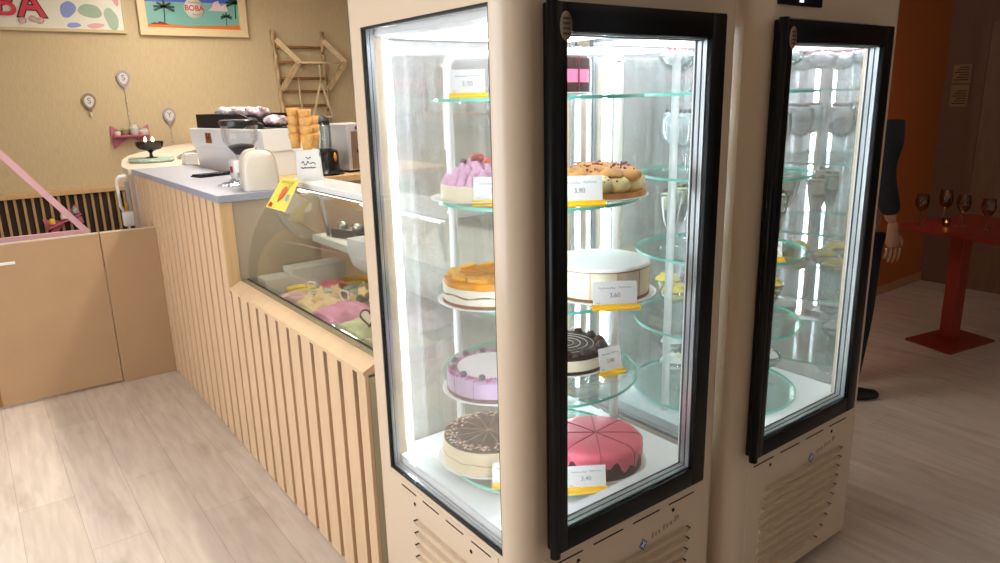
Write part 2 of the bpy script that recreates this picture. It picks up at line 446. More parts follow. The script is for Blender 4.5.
    P('badge_emblem', b, mat('badge_dark', (88, 60, 50), .5), bd)
    # lower front panel, slots, screws, louvres, logo
    b = NB(); box(b, .077, FW-.077, -.003, .004, .055, GZ0-.012, .002, 1); fp = P('front_panel', b, cream, t, smooth=SM)
    b = NB()
    for k in range(4):
        x0 = .095+k*.142; box(b, x0, x0+.105, -.0042, -.0031, .508, .5115)
    for x in (.185, .54): lathe_y(b, (x, -.003, .487), .0055)
    P('panel_slots', b, slot, fp)
    b = NB(); v = NB()
    NL = 10
    for k in range(NL):
        z = .402-k*.0335
        xr = (.60, .598, .594, .588, .582, .572, .558, .54, .516, .486)[k]
        xl = (.16, .156, .152, .148, .146, .145, .144, .146, .15, .16)[k]
        prism(b, [(-.003, z+.009), (-.015, z+.009), (-.003, z-.013)], xl, xr, 'x')
        prism(v, [(-.0031, z+.0092), (-.0155, z+.0092), (-.0031, z-.012)], xr+.0003, xr+.006, 'x')
    P('front_louvres', b, cream, fp); P('louvre_openings', v, slot, fp)
    b = NB(); prism(b, [(.405, .428), (.42, .449), (.437, .433), (.422, .411)], -.0046, -.0031, 'y')
    lg = P('maker_emblem', b, mat('emblem_blue', (96, 122, 168), .4), fp)
    b = NB(); bar(b, (.412, -.005, .428), (.430, -.005, .433), .004, .001); bar(b, (.421, -.005, .42), (.421, -.005, .441), .003, .001)
    P('emblem_mark', b, paper, lg)
    b = textbm('Juka', .03, .0004, 0, Matrix.Translation((.52, -.0036, .44)) @ Matrix.Rotation(R(90), 4, 'X')) if False else NB()
    for i, (dx, dzz) in enumerate(((.455, .441), (.468, .443), (.481, .445), (.50, .447), (.514, .449), (.530, .451), (.548, .455), (.558, .458))):
        box(b, dx, dx+.008, -.0037, -.0031, dzz-.008, dzz+.004 if i % 3 else dzz+.009)
    P('panel_lettering', b, mat('faded_print', (180, 156, 128), .6), fp)
    # controller on the header
    b = NB(); box(b, .06, .262, -.006, .004, GZ1+.030, GZ1+.125, .003); ct = P('controller', b, black, t)
    b = NB(); box(b, .15, .158, -.0075, -.0062, GZ1+.038, GZ1+.085); box(b, .158, .168, -.0075, -.0062, GZ1+.038, GZ1+.046)
    P('controller_digit', b, emis('digit_white', (230, 240, 255), 1.5), ct)
    # lower side panel (left): slots, screws, louvres
    b = NB(); box(b, -.003, .004, .075, FD-.075, .055, GZ0-.010, .002, 1); sp = P('side_panel', b, cream, t, smooth=SM)
    b = NB()
    for k in range(4):
        y0 = .105+k*.118; box(b, -.0042, -.0031, y0, y0+.082, .520, .5235)
    for y in (.19, .47): lathe_x(b, (-.003, y, .49), .0055)
    P('panel_slots', b, slot, sp)
    b = NB(); v = NB()
    for k in range(NL):
        z = .437-k*.0385; yl = .455
        prism(b, [(-.003, z+.010), (-.016, z+.010), (-.003, z-.015)], .15, yl, 'y')
        prism(v, [(-.0031, z+.0102), (-.0165, z+.0102), (-.0031, z-.014)], yl+.0003, yl+.007, 'y')
    P('side_louvres', b, cream, sp); P('louvre_openings', v, slot, sp)
    # feet
    for x in (.07, FW-.07):
        for y in (.07, FD-.07):
            b = NB(); lathe(b, [(0, 0), (.024, 0), (.024, .012), (.014, .018), (.014, .052), (0, .052)], (x, y, 0), 16); P('foot', b, rubber, t)
    # shelf frame with rounded upper corners
    (ax, ay), (bx_, by) = ups
    A = Vector((ax, ay, 0)); B = Vector((bx_, by, 0)); d = (B-A).normalized(); zt = 1.715; rr = .03
    path = [A+Vector((0, 0, GZ0+.031))]
    for k in range(7):
        a = R(180-90*k/6); path.append(A+d*(rr+rr*math.cos(a))+Vector((0, 0, zt-rr+rr*math.sin(a))))
    for k in range(7):
        a = R(90-90*k/6); path.append(B-d*(rr-rr*math.cos(a))+Vector((0, 0, zt-rr+rr*math.sin(a))))
    path.append(B+Vector((0, 0, GZ0+.031)))
    b = NB(); tube(b, path, .0125, 8); fr = P('shelf_frame', b, white, t)
    for z in SHELF_Z[:4]:
        for p in (A, B):
            b = NB(); c = Vector((SC[0], SC[1], 0)); q = p + (c-p).normalized()*.05
            bar(b, p+Vector((0, 0, z-.0115)), q+Vector((0, 0, z-.0115)), .02, .006, (0, 0, 1))
            P('shelf_bracket', b, goblet_g, fr)
    for i, z in enumerate(SHELF_Z):
        b = NB(); n = 72
        pts = [(SC[0]+SR*math.cos(2*PI*k/n), SC[1]+SR*math.sin(2*PI*k/n)) for k in range(n)]
        prism(b, pts, z-.008, z, 'z', mi=1, capmi=0)
        P('round_shelf', b, [shelfg, medge], t)
    b = NB(); lathe(b, [(0, GZ0+.03), (.10, GZ0+.03), (.10, SHELF_Z[4]-.009), (0, SHELF_Z[4]-.009)], (SC[0], SC[1], 0), 32); P('turntable', b, steel, t)
    return t
def lathe_y(bm, c, r):
    q = NB(); lathe(q, [(0, 0), (r, 0), (r, .0012), (0, .0014)], seg=12); xf(q, Matrix.Translation(c) @ Matrix.Rotation(R(90), 4, 'X')); merge(bm, q)
def lathe_x(bm, c, r):
    q = NB(); lathe(q, [(0, 0), (r, 0), (r, .0012), (0, .0014)], seg=12); xf(q, Matrix.Translation(c) @ Matrix.Rotation(R(-90), 4, 'Y')); merge(bm, q)
def merge(dst, src):
    me = bpy.data.meshes.new('m'); src.to_mesh(me); src.free(); dst.from_mesh(me); bpy.data.meshes.remove(me)

F1 = (.87, 1.13, 0); F2 = (1.648, 1.105, 0)
fridge(F1, 'nearer cream glass display fridge filled with whole round cakes', 0, (.083, .618, .567, 1.776), ((.262, .62), (.643, .327)), (haze1, haze2))
fridge(F2, 'cream glass display fridge behind, holding desserts in stemmed glasses', 0, (.045, .60, .567, 1.772), ((.10, .345), (.56, .60)), (haze3, haze2), .15)

# ------------------------------------------------------------------ cakes
def cutlines(bm, r, ztop, n, zbot=None, rot=0., w=.0022, dome=0.):
    for k in range(n):
        a = rot+2*PI*k/n
        bar(bm, (0, 0, ztop+dome), (r*math.cos(a), r*math.sin(a), ztop+.0004), w, .0014, (0, 0, 1))
        if zbot is not None:
            bar(bm, ((r+.0003)*math.cos(a), (r+.0003)*math.sin(a), ztop), ((r+.0003)*math.cos(a), (r+.0003)*math.sin(a), zbot), w, .0014, (math.cos(a), math.sin(a), 0))
    return bm
def F1p(x, y, z): return (x, y, z)
def plate(loc, label, r=.145, m=None, rim=False):
    b = NB(); lathe(b, [(0, 0), (r*.7, 0), (r*.98, .006), (r, .0085), (r*.96, .0085), (r*.7, .003), (0, .003)], seg=56)
    o = P('cake_plate', b, m or whitegl); o.location = loc
    return tag(o, label, 'plate')
PT = .0034      # cake base height above the shelf

choc = mat('dark_sponge', (62, 34, 28), .8, noise=.25, nscale=60, bump=.4)
creamy = mat('vanilla_cream', (242, 228, 200), .6, noise=.04, nscale=30)
biscuit = mat('biscuit_base', (132, 84, 46), .85, noise=.25, nscale=90)
cutm = mat('cut_gap', (150, 120, 90), .8)

def cake_raspberry(loc):
    t = thing('layer_cake', 'dark chocolate cake with a pink middle layer on the top shelf of the cake fridge', 'cake', loc)
    b = NB(); lathe(b, [(0, 0), (.128, 0), (.13, .004), (.13, .028), (0, .028)]); P('bottom_sponge', b, choc, t, smooth=SM)
    b = NB(); lathe(b, [(0, .028), (.129, .028), (.129, .060), (0, .060)]); P('pink_filling', b, mat('raspberry_mousse', (222, 120, 156), .6, noise=.06, nscale=40), t, smooth=SM)
    b = NB(); lathe(b, [(0, .06), (.13, .06), (.13, .086), (.124, .092), (0, .092)]); P('top_sponge', b, choc, t, smooth=SM)
    b = NB()
    for k in range(9):
        a = 2*PI*k/9; bar(b, (.1305*math.cos(a), .1305*math.sin(a), .002), (.1305*math.cos(a), .1305*math.sin(a), .09), .003, .002, (math.cos(a), math.sin(a), 0))
    P('cut_lines', b, mat('wine_gap', (110, 40, 60), .7), t)
    return t
def cake_flower(loc):
    t = thing('cream_cake', 'small cake heaped with pink cream rosettes and red berries on the second shelf', 'cake', loc)
    b = NB(); lathe(b, [(0, 0), (.098, 0), (.099, .003), (.099, .036), (.095, .040), (0, .040)]); P('cake_body', b, creamy, t, smooth=SM)
    pinkc = mat('pink_cream', (238, 190, 220), .55, noise=.12, nscale=45)
    b = NB()
    for r0, n, z in ((.082, 20, .045), (.062, 15, .058), (.042, 10, .072), (.02, 5, .084), (0, 1, .09)):
        for k in range(n):
            a = 2*PI*k/n+z*30; cx, cy = r0*math.cos(a), r0*math.sin(a)
            lathe(b, [(0, -.012), (.014, -.012), (.0155, 0), (.011, .004), (.0125, .007), (.007, .011), (.008, .013), (0, .019)], (cx, cy, z+.004*math.sin(k*2.3)), 9)
    P('cream_rosettes', b, pinkc, t)
    bm_ = [mat('red_berry', (176, 36, 52), .3), mat('dark_berry', (72, 28, 58), .3), mat('orange_berry', (226, 112, 92), .3)]
    for k in range(15):
        a = random.uniform(0, 2*PI); rr = random.uniform(0, .045); z = .106-.3*rr
        b = NB(); ball(b, (rr*math.cos(a), rr*math.sin(a), z), random.uniform(.008, .0115)); P('berry', b, bm_[k % 3], t)
    return t
def cake_pastry(loc):
    t = thing('cream_pastry_ring', 'browned pastry cake with caramel cream and ruby crumbs on the second shelf', 'cake', loc)
    past = mat('baked_pastry', (196, 138, 74), .6, noise=.35, nscale=26, bump=.5)
    fill = mat('custard_cream', (240, 222, 160), .5, noise=.1, nscale=30)
    b = NB(); lathe(b, [(0, 0), (.118, 0), (.124, .006), (.122, .018), (0, .018)]); P('pastry_base', b, past, t, smooth=SM)
    b = NB()
    for k in range(14):
        a = 2*PI*k/14; ball(b, (.088*math.cos(a), .088*math.sin(a), .036), .034, 1, 1, .75)
    lathe(b, [(0, .015), (.085, .015), (.085, .052), (0, .058)])
    from mathutils import noise as mn
    for v in b.verts: v.co += Vector(mn.noise_vector(v.co*45))*.005
    P('custard_filling', b, fill, t, smooth=3.2)
    b = NB()
    for k in range(12):
        a = 2*PI*k/12+.2; r0 = .078+.012*math.sin(k*2.3)
        ball(b, (r0*math.cos(a), r0*math.sin(a), .054+.006*math.sin(k*1.7)), .034, 1, 1, .5, 3)
    for k in range(5):
        a = 2*PI*k/5; ball(b, (.035*math.cos(a), .035*math.sin(a), .066), .034, 1, 1, .5)
    from mathutils import noise as mn
    for v in b.verts: v.co += v.normal*0 + Vector(mn.noise_vector(v.co*38))*.006 + Vector(mn.noise_vector(v.co*90))*.0025
    P('pastry_top', b, past, t, smooth=3.2)
    b = NB()
    for k in range(110):
        a = random.uniform(0, 2*PI); rr = .115*math.sqrt(random.random()); z = .081-.9*max(0, rr-.075)
        ball(b, (rr*math.cos(a), rr*math.sin(a), z), random.uniform(.002, .0045), sub=1)
    P('ruby_crumbs', b, mat('ruby_crumb', (128, 38, 58), .5), t, kind='stuff')
    return t
def cake_mango(loc):
    t = thing('mango_cheesecake', 'cheesecake with orange fruit jelly and mango slices on the third shelf', 'cake', loc)
    b = NB(); lathe(b, [(0, 0), (.124, 0), (.124, .012), (0, .012)]); P('biscuit_crust', b, biscuit, t, smooth=SM)
    b = NB(); lathe(b, [(0, .012), (.123, .012), (.1235, .048), (.122, .05), (0, .05)]); P('cheese_layer', b, mat('cream_white', (246, 238, 218), .5), t, smooth=SM)
    b = NB(); 
    for k in range(40):
        a = 2*PI*k/40; z = .031+.003*math.sin(k*1.3)
        bar(b, (.1236*math.cos(a), .1236*math.sin(a), z), (.1236*math.cos(a+2*PI/40), .1236*math.sin(a+2*PI/40), .031+.003*math.sin((k+1)*1.3)), .003+.0012*math.sin(k*2.1), .0016, (math.cos(a), math.sin(a), 0))
    P('brown_swirl', b, mat('caramel_brown', (120, 74, 40), .6), t)
    b = NB(); lathe(b, [(0, .05), (.122, .05), (.123, .058), (.119, .065), (0, .066)]); P('fruit_jelly', b, mat('mango_jelly', (216, 140, 24), .3, noise=.2, nscale=25), t, smooth=SM)
    om = mat('mango_slice', (250, 176, 66), .2, noise=.1, nscale=30)
    for k in range(9):
        a = 2*PI*k/9+.25
        b = NB(); pts = [(.026*math.cos(q)*1.0, .016*math.sin(q)) for q in [2*PI*i/16 for i in range(16)]]
        prism(b, pts, 0, .009, 'z'); xf(b, Matrix.Translation((.092*math.cos(a), .092*math.sin(a), .0655)) @ Matrix.Rotation(a+PI/2+.3*math.sin(k*3), 4, 'Z') @ Matrix.Rotation(R(7), 4, 'Y'))
        P('mango_piece', b, om, t, smooth=SM)
    b = NB(); cutlines(b, .118, .0662, 12, None, .1, .0014); P('cut_lines', b, mat('amber_line', (176, 108, 20), .4), t)
    return t
def cake_white(loc):
    t = thing('plain_cheesecake', 'tall plain white sliced cheesecake with a thin brown base on the third shelf', 'cake', loc)
    b = NB(); lathe(b, [(0, 0), (.129, 0), (.13, .004), (.13, .010), (0, .010)]); P('biscuit_crust', b, biscuit, t, smooth=SM)
    b = NB(); lathe(b, [(0, .01), (.127, .01), (.1285, .04), (.129, .078), (0, .078)]); P('cheese_layer', b, mat('ivory_cheese', (246, 236, 212), .55), t, smooth=SM)
    b = NB(); lathe(b, [(0, .081), (.1302, .081), (.1302, .0782), (.1285, .0782)]); P('golden_rim', b, mat('golden_skin', (178, 130, 66), .6), t, smooth=SM)
    b = NB(); lathe(b, [(0, .08), (.1298, .08), (.1305, .084), (.126, .089), (0, .0905)]); P('white_topping', b, mat('sour_cream', (250, 250, 250), .5), t, smooth=SM)
    b = NB(); cutlines(b, .13, .0808, 12, .012, .08, .0014)
    bmesh.ops.delete(b, geom=[v for v in b.verts if abs(v.co.x) < .1 and v.co.xy.length < .1], context='VERTS')
    P('cut_lines', b, mat('pale_cut', (206, 176, 130), .7), t)
    return t
def cake_blueberry(loc):
    t = thing('blueberry_cheesecake', 'lilac cheesecake ringed with purple crumbs and blueberries on the fourth shelf', 'cake', loc)
    b = NB(); lathe(b, [(0, 0), (.124, 0), (.124, .014), (0, .014)]); P('cookie_crust', b, mat('cookie_dark', (74, 50, 52), .85, noise=.3, nscale=90), t, smooth=SM)
    b = NB(); lathe(b, [(0, .014), (.123, .014), (.123, .055), (.118, .06), (0, .06)]); P('lilac_layer', b, mat('lilac_mousse', (178, 152, 184), .55, noise=.08, nscale=40), t, smooth=SM)
    b = NB(); lathe(b, [(0, .0605), (.095, .0605), (.095, .0625), (0, .0632)]); P('white_top', b, mat('yogurt_top', (236, 224, 226), .4), t, smooth=SM)
    b = NB()
    for k in range(260):
        a = random.uniform(0, 2*PI); rr = random.uniform(.094, .121); ball(b, (rr*math.cos(a), rr*math.sin(a), .0605), random.uniform(.002, .0042), sub=1)
    P('purple_crumbs', b, mat('violet_crumb', (176, 60, 150), .7), t, kind='stuff')
    bb = mat('blueberry_skin', (52, 40, 70), .45)
    for k in range(12):
        a = 2*PI*k/12+.15; b = NB(); ball(b, (.106*math.cos(a), .106*math.sin(a), .068), .0092, 1, 1, .9); P('blueberry', b, bb, t)
    b = NB()
    for k in range(12):
        a = 2*PI*k/12; bar(b, (.1233*math.cos(a), .1233*math.sin(a), .003), (.1233*math.cos(a), .1233*math.sin(a), .056), .0016, .001, (math.cos(a), math.sin(a), 0))
    P('cut_lines', b, mat('plum_cut', (110, 84, 120), .7), t)
    return t
def cake_nut(loc):
    t = thing('chocolate_cream_cake', 'cream cake with dark chocolate glaze and piped chocolate rosettes on the fourth shelf', 'cake', loc)
    b = NB(); lathe(b, [(0, 0), (.124, 0), (.124, .013), (0, .013)]); P('dark_crust', b, choc, t, smooth=SM)
    b = NB(); lathe(b, [(0, .013), (.122, .013), (.122, .045), (0, .045)]); P('cream_layer', b, creamy, t, smooth=SM)
    b = NB(); lathe(b, [(0, .045), (.1235, .045), (.1235, .052), (.118, .056), (0, .057)]); P('chocolate_glaze', b, mat('glaze_brown', (52, 38, 32), .6, spec=.12), t, smooth=SM)
    b = NB()
    for r0 in (.025, .045, .065, .083): tube(b, [(r0*math.cos(2*PI*k/36), r0*math.sin(2*PI*k/36), .0575) for k in range(36)], .0009, 5, closed=True)
    P('white_web', b, mat('web_cream', (206, 192, 178), .5), t)
    cd = mat('piped_chocolate', (60, 36, 26), .45)
    for k in range(14):
        a = 2*PI*k/14; b = NB(); lathe(b, [(0, 0), (.014, 0), (.016, .005), (.0105, .009), (.011, .012), (0, .019)], (.106*math.cos(a), .106*math.sin(a), .055), 10); P('rosette', b, cd, t)
    return t
def cake_sprinkle(loc):
    t = thing('sprinkle_cake', 'cream coated cake with dark chocolate top and nut sprinkled rim on the lowest shelf', 'cake', loc)
    b = NB(); lathe(b, [(0, 0), (.128, 0), (.13, .004), (.13, .066), (.126, .07), (0, .07)]); P('cream_body', b, mat('butter_cream', (238, 222, 184), .55, noise=.05, nscale=22), t, smooth=SM)
    b = NB(); lathe(b, [(0, .0701), (.127, .0701), (.1255, .076), (.118, .078), (0, .0785)]); P('chocolate_top', b, mat('truffle_top', (38, 28, 27), .7, spec=.08), t, smooth=SM)
    cm = [mat('sprinkle_tan', (214, 174, 128), .6), mat('sprinkle_pink', (206, 130, 150), .6), mat('sprinkle_white', (232, 222, 210), .6)]
    b = NB()
    for k in range(330):
        a = random.uniform(0, 2*PI); rr = .124-abs(random.gauss(0, .016)); n0 = len(b.faces)
        ball(b, (rr*math.cos(a), rr*math.sin(a), .0785), random.uniform(.0018, .0036), 1.3, 1, .6, sub=1)
        b.faces.ensure_lookup_table()
        for f in b.faces[n0:]: f.material_index = k % 3
    P('sprinkles', b, cm, t, kind='stuff')
    b = NB()
    for k in range(40):
        a = 2*PI*k/40; z = .034+.0025*math.sin(k*1.9)
        bar(b, (.1304*math.cos(a), .1304*math.sin(a), z), (.1304*math.cos(a+2*PI/40), .1304*math.sin(a+2*PI/40), .034+.0025*math.sin((k+1)*1.9)), .0018, .0012, (math.cos(a), math.sin(a), 0))
    P('filling_seam', b, mat('seam_brown', (176, 132, 92), .7), t)
    b = NB(); cutlines(b, .127, .0787, 12, .004, .22, .0014); P('cut_lines', b, cutm, t)
    return t
def cake_pink(loc):
    t = thing('pink_glazed_cake', 'dark sponge cake under dripping pink glaze cut into wedges on the lowest shelf', 'cake', loc)
    b = NB(); lathe(b, [(0, 0), (.126, 0), (.128, .004), (.127, .06), (0, .06)]); P('dark_sponge', b, choc, t, smooth=SM)
    # glaze: rounded top skin whose lower edge runs down in drips
    b = NB(); n = 96; rings = []
    dr = [.022+.012*math.sin(k*.55)+.010*math.sin(k*1.27+1)+(.012 if math.sin(k*.41+2) > .8 else 0) for k in range(n)]
    prof = [(.0, .085), (.06, .0846), (.105, .083), (.122, .079), (.1295, .071), (.1315, .062)]
    for r0, z in prof[1:]: rings.append([b.verts.new((r0*math.cos(2*PI*k/n), r0*math.sin(2*PI*k/n), z)) for k in range(n)])
    rings.append([b.verts.new((.1312*math.cos(2*PI*k/n), .1312*math.sin(2*PI*k/n), .062-max(.004, dr[k]))) for k in range(n)])
    rings.append([b.verts.new((.1265*math.cos(2*PI*k/n), .1265*math.sin(2*PI*k/n), .0615-max(.004, dr[k]))) for k in range(n)])
    top = b.verts.new((0, 0, .0848))
    for k in range(n): b.faces.new((top, rings[0][k], rings[0][(k+1) % n]))
    for p, q in zip(rings[:-1], rings[1:]):
        for k in range(n): b.faces.new((p[k], q[k], q[(k+1) % n], p[(k+1) % n]))
    bmesh.ops.recalc_face_normals(b, faces=b.faces)
    P('pink_glaze', b, mat('pink_glaze', (226, 98, 120), .45, coat=.05, noise=.04, nscale=60), t, smooth=SM)
    b = NB()
    for a in (R(8), R(52), R(98), R(140), R(188), R(232), R(278), R(322)):
        pts = [(r0*math.cos(a), r0*math.sin(a), z+.0004) for r0, z in prof[:5]]
        for p, q in zip(pts[:-1], pts[1:]): bar(b, p, q, .0024, .002, (0, 0, 1))
        bar(b, (.1314*math.cos(a), .1314*math.sin(a), .07), (.1314*math.cos(a), .1314*math.sin(a), .03), .002, .0016, (math.cos(a), math.sin(a), 0))
    P('cut_lines', b, mat('crimson_cut', (160, 30, 58), .5), t)
    return t

S1, S2, S3, S4, S5 = SHELF_Z
plates = [((1.235, 1.475, S1), 'white plate under the chocolate cake with a pink layer', .14), ((1.064, 1.517, S2), 'ribbed clear-edged plate under the pink rosette cake', .128),
          ((1.305, 1.325, S2), 'thin plate under the browned pastry cake', .13), ((1.047, 1.455, S3), 'white plate under the mango jelly cheesecake', .138),
          ((1.305, 1.315, S3), 'white plate under the tall plain cheesecake', .148), ((1.045, 1.45, S4), 'white plate under the lilac blueberry cheesecake', .136),
          ((1.315, 1.465, S4), 'white plate under the chocolate rosette cake', .136), ((1.08, 1.53, S5), 'white plate under the sprinkle rimmed cake', .146),
          ((1.295, 1.315, S5), 'white plate under the pink glazed cake', .142)]
mk = [cake_raspberry, cake_flower, cake_pastry, cake_mango, cake_white, cake_blueberry, cake_nut, cake_sprinkle, cake_pink]
for (loc, lab, r), f in zip(plates, mk):
    plate(loc, lab, r); f((loc[0], loc[1], loc[2]+PT))

# price cards in yellow clips
def squig(bm, x0, x1, z, amp, n, y, w=.0011):
    pts = [(x0+(x1-x0)*i/n, y, z+amp*math.sin(i*1.9)*(.6+.4*math.sin(i*.7))) for i in range(n+1)]
    for p, q in zip(pts[:-1], pts[1:]): bar(bm, p, q, w, .0004, (0, 1, 0))
def price_card(loc, rz, label, w=.095, h=.062, price='3,60', tilt=-.2):
    t = thing('price_card', label, 'price card', loc, rz, None)
    M = Matrix.Translation((0, 0, .006)) @ Matrix.Rotation(tilt, 4, 'X')
    b = NB(); box(b, -w/2, w/2, -.0006, .0006, 0, h); xf(b, M); c = P('card', b, paper, t)
    b = NB(); squig(b, -w*.36, w*.02, h*.74, .003, 14, -.0011); squig(b, w*.08, w*.38, h*.76, .003, 10, -.0011); squig(b, -w*.42, -w*.34, h*.16, .002, 4, -.0011)
    xf(b, M); P('handwriting', b, ink, c)
    b = textbm(price, .016, .0002, 0, Matrix.Translation((0, -.0011, h*.45)) @ Matrix.Rotation(R(90), 4, 'X')); xf(b, M); P('price_figures', b, ink, c)
    b = NB()
    prism(b, [(-.016, 0), (.012, 0), (.012, .003), (.006, .009), (.003, .012), (-.002, .012), (-.005, .006), (-.016, .004)], -w*.52, w*.56, 'x')
    P('yellow_clip', b, yellow, t)
    return t
vr = math.atan2(.64, .77)    # turned towards the seating side
price_card((.995, 1.452, S1), -R(40), 'white price card in front of the chocolate layer cake on the top shelf', .085, .06, '3,50', -.1)
price_card((1.032, 1.40, S2), -R(40), 'white price card in front of the pink rosette cake', .11, .062, '3,70')
price_card((1.165, 1.243, S2), -R(33), 'white price card at the left edge of the browned pastry cake', .11, .065, '3,90')
price_card((1.225, 1.24-.06, S3), -R(33), 'white price card clipped below the tall plain cheesecake', .11, .062, '3,60')
price_card((1.355, 1.315, S4), -R(8), 'tilted white price card at the right of the chocolate rosette cake', .075, .07, '3,80')
price_card((1.165, 1.215, S5), -R(33), 'white price card in front of the pink glazed cake', .105, .062, '3,40')
price_card((1.02, 1.36, S5), -R(38), 'white price card in front of the sprinkle rimmed cake, half behind the post', .085, .06, '3,30')

# ------------------------------------------------------------------ desserts in stemmed glasses (second fridge)
c2 = (F2[0]+SC[0], F2[1]+SC[1])
def sundae(name, label, loc, fill, cream_m, topm, shape, group):
    t = thing(name, label, 'dessert glass', loc, 0, group)
    if shape == 'goblet':
        bowl = [(.004, .062), (.018, .068), (.030, .085), (.034, .105), (.033, .125), (.030, .142)]; rt, zt = .030, .128
    elif shape == 'coupe':
        bowl = [(.004, .062), (.022, .066), (.040, .078), (.048, .094), (.050, .108)]; rt, zt = .046, .098
    else:
        bowl = [(.004, .048), (.014, .055), (.022, .08), (.027, .11), (.030, .14), (.034, .155)]; rt, zt = .030, .14
    z0 = bowl[0][1]
    b = NB(); lathe(b, bowl+[(r-.0015, z) for r, z in bowl[::-1]], seg=24); P('glass_bowl', b, goblet_g, t)
    b = NB(); lathe(b, [(.031, 0), (.033, .003), (.012, .008), (.0045, .018), (.004, z0-.012), (.0075, z0-.006), (.004, z0)], seg=20); P('stem_foot', b, goblet_g, t)
    b = NB(); pr = [(0, bowl[0][1]+.006)]+[(r*.9, z) for r, z in bowl[1:-2]]+[(0, bowl[-3][1])]; lathe(b, pr, seg=20); P('dessert_layer', b, fill, t)
    b = NB(); zz = bowl[-3][1]; pr = [(0, zz)]+[(bowl[-3][0]*.9, zz), (rt*.94, zt), (rt*.8, zt+.012), (rt*.4, zt+.022), (0, zt+.026)]; lathe(b, pr, seg=20); P('cream_layer', b, cream_m, t)
    k_ = {'goblet': 1.32, 'coupe': 1.1, 'flute': 1.2}[shape]; t.scale = (k_, k_, k_)
    b = NB()
    for k in range(7):
        a = 2*PI*k/7; ball(b, (rt*.45*math.cos(a), rt*.45*math.sin(a), zt+.021), .0065, sub=1)
    P('dessert_topping', b, topm, t)
    return t
whitec = mat('whipped_white', (244, 244, 246), .5); redb = mat('berry_red', (170, 48, 74), .35); coff = mat('tiramisu_brown', (122, 92, 70), .7)
yell = mat('mango_yellow', (240, 204, 60), .35); clearj = mat('pale_custard', (238, 228, 190), .5); dkc = mat('cocoa_dust', (80, 58, 48), .8)
rows = [(S1, 'coupe', clearj, whitec, redb, 'shallow stemmed glass of white cream and red berries on top shelf of rear fridge', 'berry dessert glasses on the top shelf'),
        (S2, 'goblet', whitec, whitec, dkc, 'white cream dessert in a stemmed goblet on the second shelf of rear fridge', 'white goblet desserts on the second shelf'),
        (S3, 'flute', coff, clearj, dkc, 'tall glass of brown coffee dessert on the middle shelf of rear fridge', 'coffee dessert glasses on the middle shelf'),
        (S4, 'coupe', clearj, yell, yell, 'stemmed glass of yellow fruit dessert on the fourth shelf of rear fridge', 'yellow dessert glasses on the fourth shelf')]
for z, shp, fi, cr, tp, lab, grp in rows:
    proto = None
    for k in range(7):
        a = 2*PI*k/7+.3+z*2; loc = (c2[0]+.172*math.cos(a), c2[1]+.172*math.sin(a), z+.0003)
        if proto is None: proto = sundae('dessert_glass', lab, loc, fi, cr, tp, shp, grp)
        else: dup(proto, loc)
    dup(proto, (c2[0], c2[1], z+.0003))
proto = None
for k in range(5):
    a = 2*PI*k/5+2.9; loc = (c2[0]+.17*math.cos(a), c2[1]+.17*math.sin(a), S5+.0003)
    if k == 3:
        continue
    lab = 'stemmed glass of yellow and white dessert on the lowest disc of rear fridge'
    if proto is None: proto = sundae('dessert_glass', lab, loc, yell, whitec, clearj, 'coupe', 'desserts on the lowest disc')
    else: dup(proto, loc)
a = 2*PI*3/5+2.9
t = thing('glass_cloche', 'ribbed clear glass dome at the front of the lowest disc in rear fridge', 'glass dome', (c2[0]+.17*math.cos(a), c2[1]+.17*math.sin(a), S5+.0003))
b = NB(); lathe(b, [(.078, 0), (.078, .02), (.07, .055), (.045, .085), (.012, .097), (0, .098)], seg=32); P('dome', b, goblet_g, t)
b = NB(); lathe(b, [(0, .098), (.006, .099), (.012, .108), (.008, .118), (0, .121)], seg=16); P('knob', b, goblet_g, t)
price_card((c2[0]-.07, c2[1]-.24, S3), -R(33), 'white price card on the middle shelf of the rear fridge', .075, .055, '4,20')
price_card((c2[0]-.20, c2[1]-.13, S5), -R(40), 'white price card on the lowest disc of the rear fridge', .07, .05, '4,50')

# ------------------------------------------------------------------ slatted counter with grey bar top
CX = .862
def slats(bm, y0, y1, z0, z1, pitch=.1125, w=.082):
    for k in range(-2, 40):
        a, c = max(y0, 1.942+pitch*k), min(y1, 1.942+pitch*k+w)
        if c-a > .012: box(bm, CX, CX+.014, a, c, z0, z1, .0015, 1)
t = thing('slatted_bar_counter', 'tall slatted pale wood bar counter under the grey top', 'counter', (CX, 3.17, 0))
b = NB(); box(b, CX+.014, 1.30, 3.192, 4.955, 0, 1.188); P('carcass', b, woodgap, t, True)
b = NB(); slats(b, 3.192, 4.98, .006, 1.188); box(b, CX, CX+.014, 3.168, 3.1915, .006, .80); P('slat_cladding', b, wood, t, True, label='upright pale wood slats')
b = NB(); box(b, CX, CX+.05, 3.168, 3.19, .79, 1.188); P('end_trim', b, woodtrim, t, True)
b = NB(); box(b, CX+.05, 1.30, 3.172, 3.19, .79, 1.188); P('end_panel', b, mat('end_panel_grey', (170, 152, 130), .3, coat=.3), t, True)
b = NB(); box(b, CX-.012, 1.20, 3.158, 4.965, 1.19, 1.222, .002, 1); o = P('bar_worktop', b, greytop); tag(o, 'blue-grey worktop slab on the tall slatted bar', 'worktop')
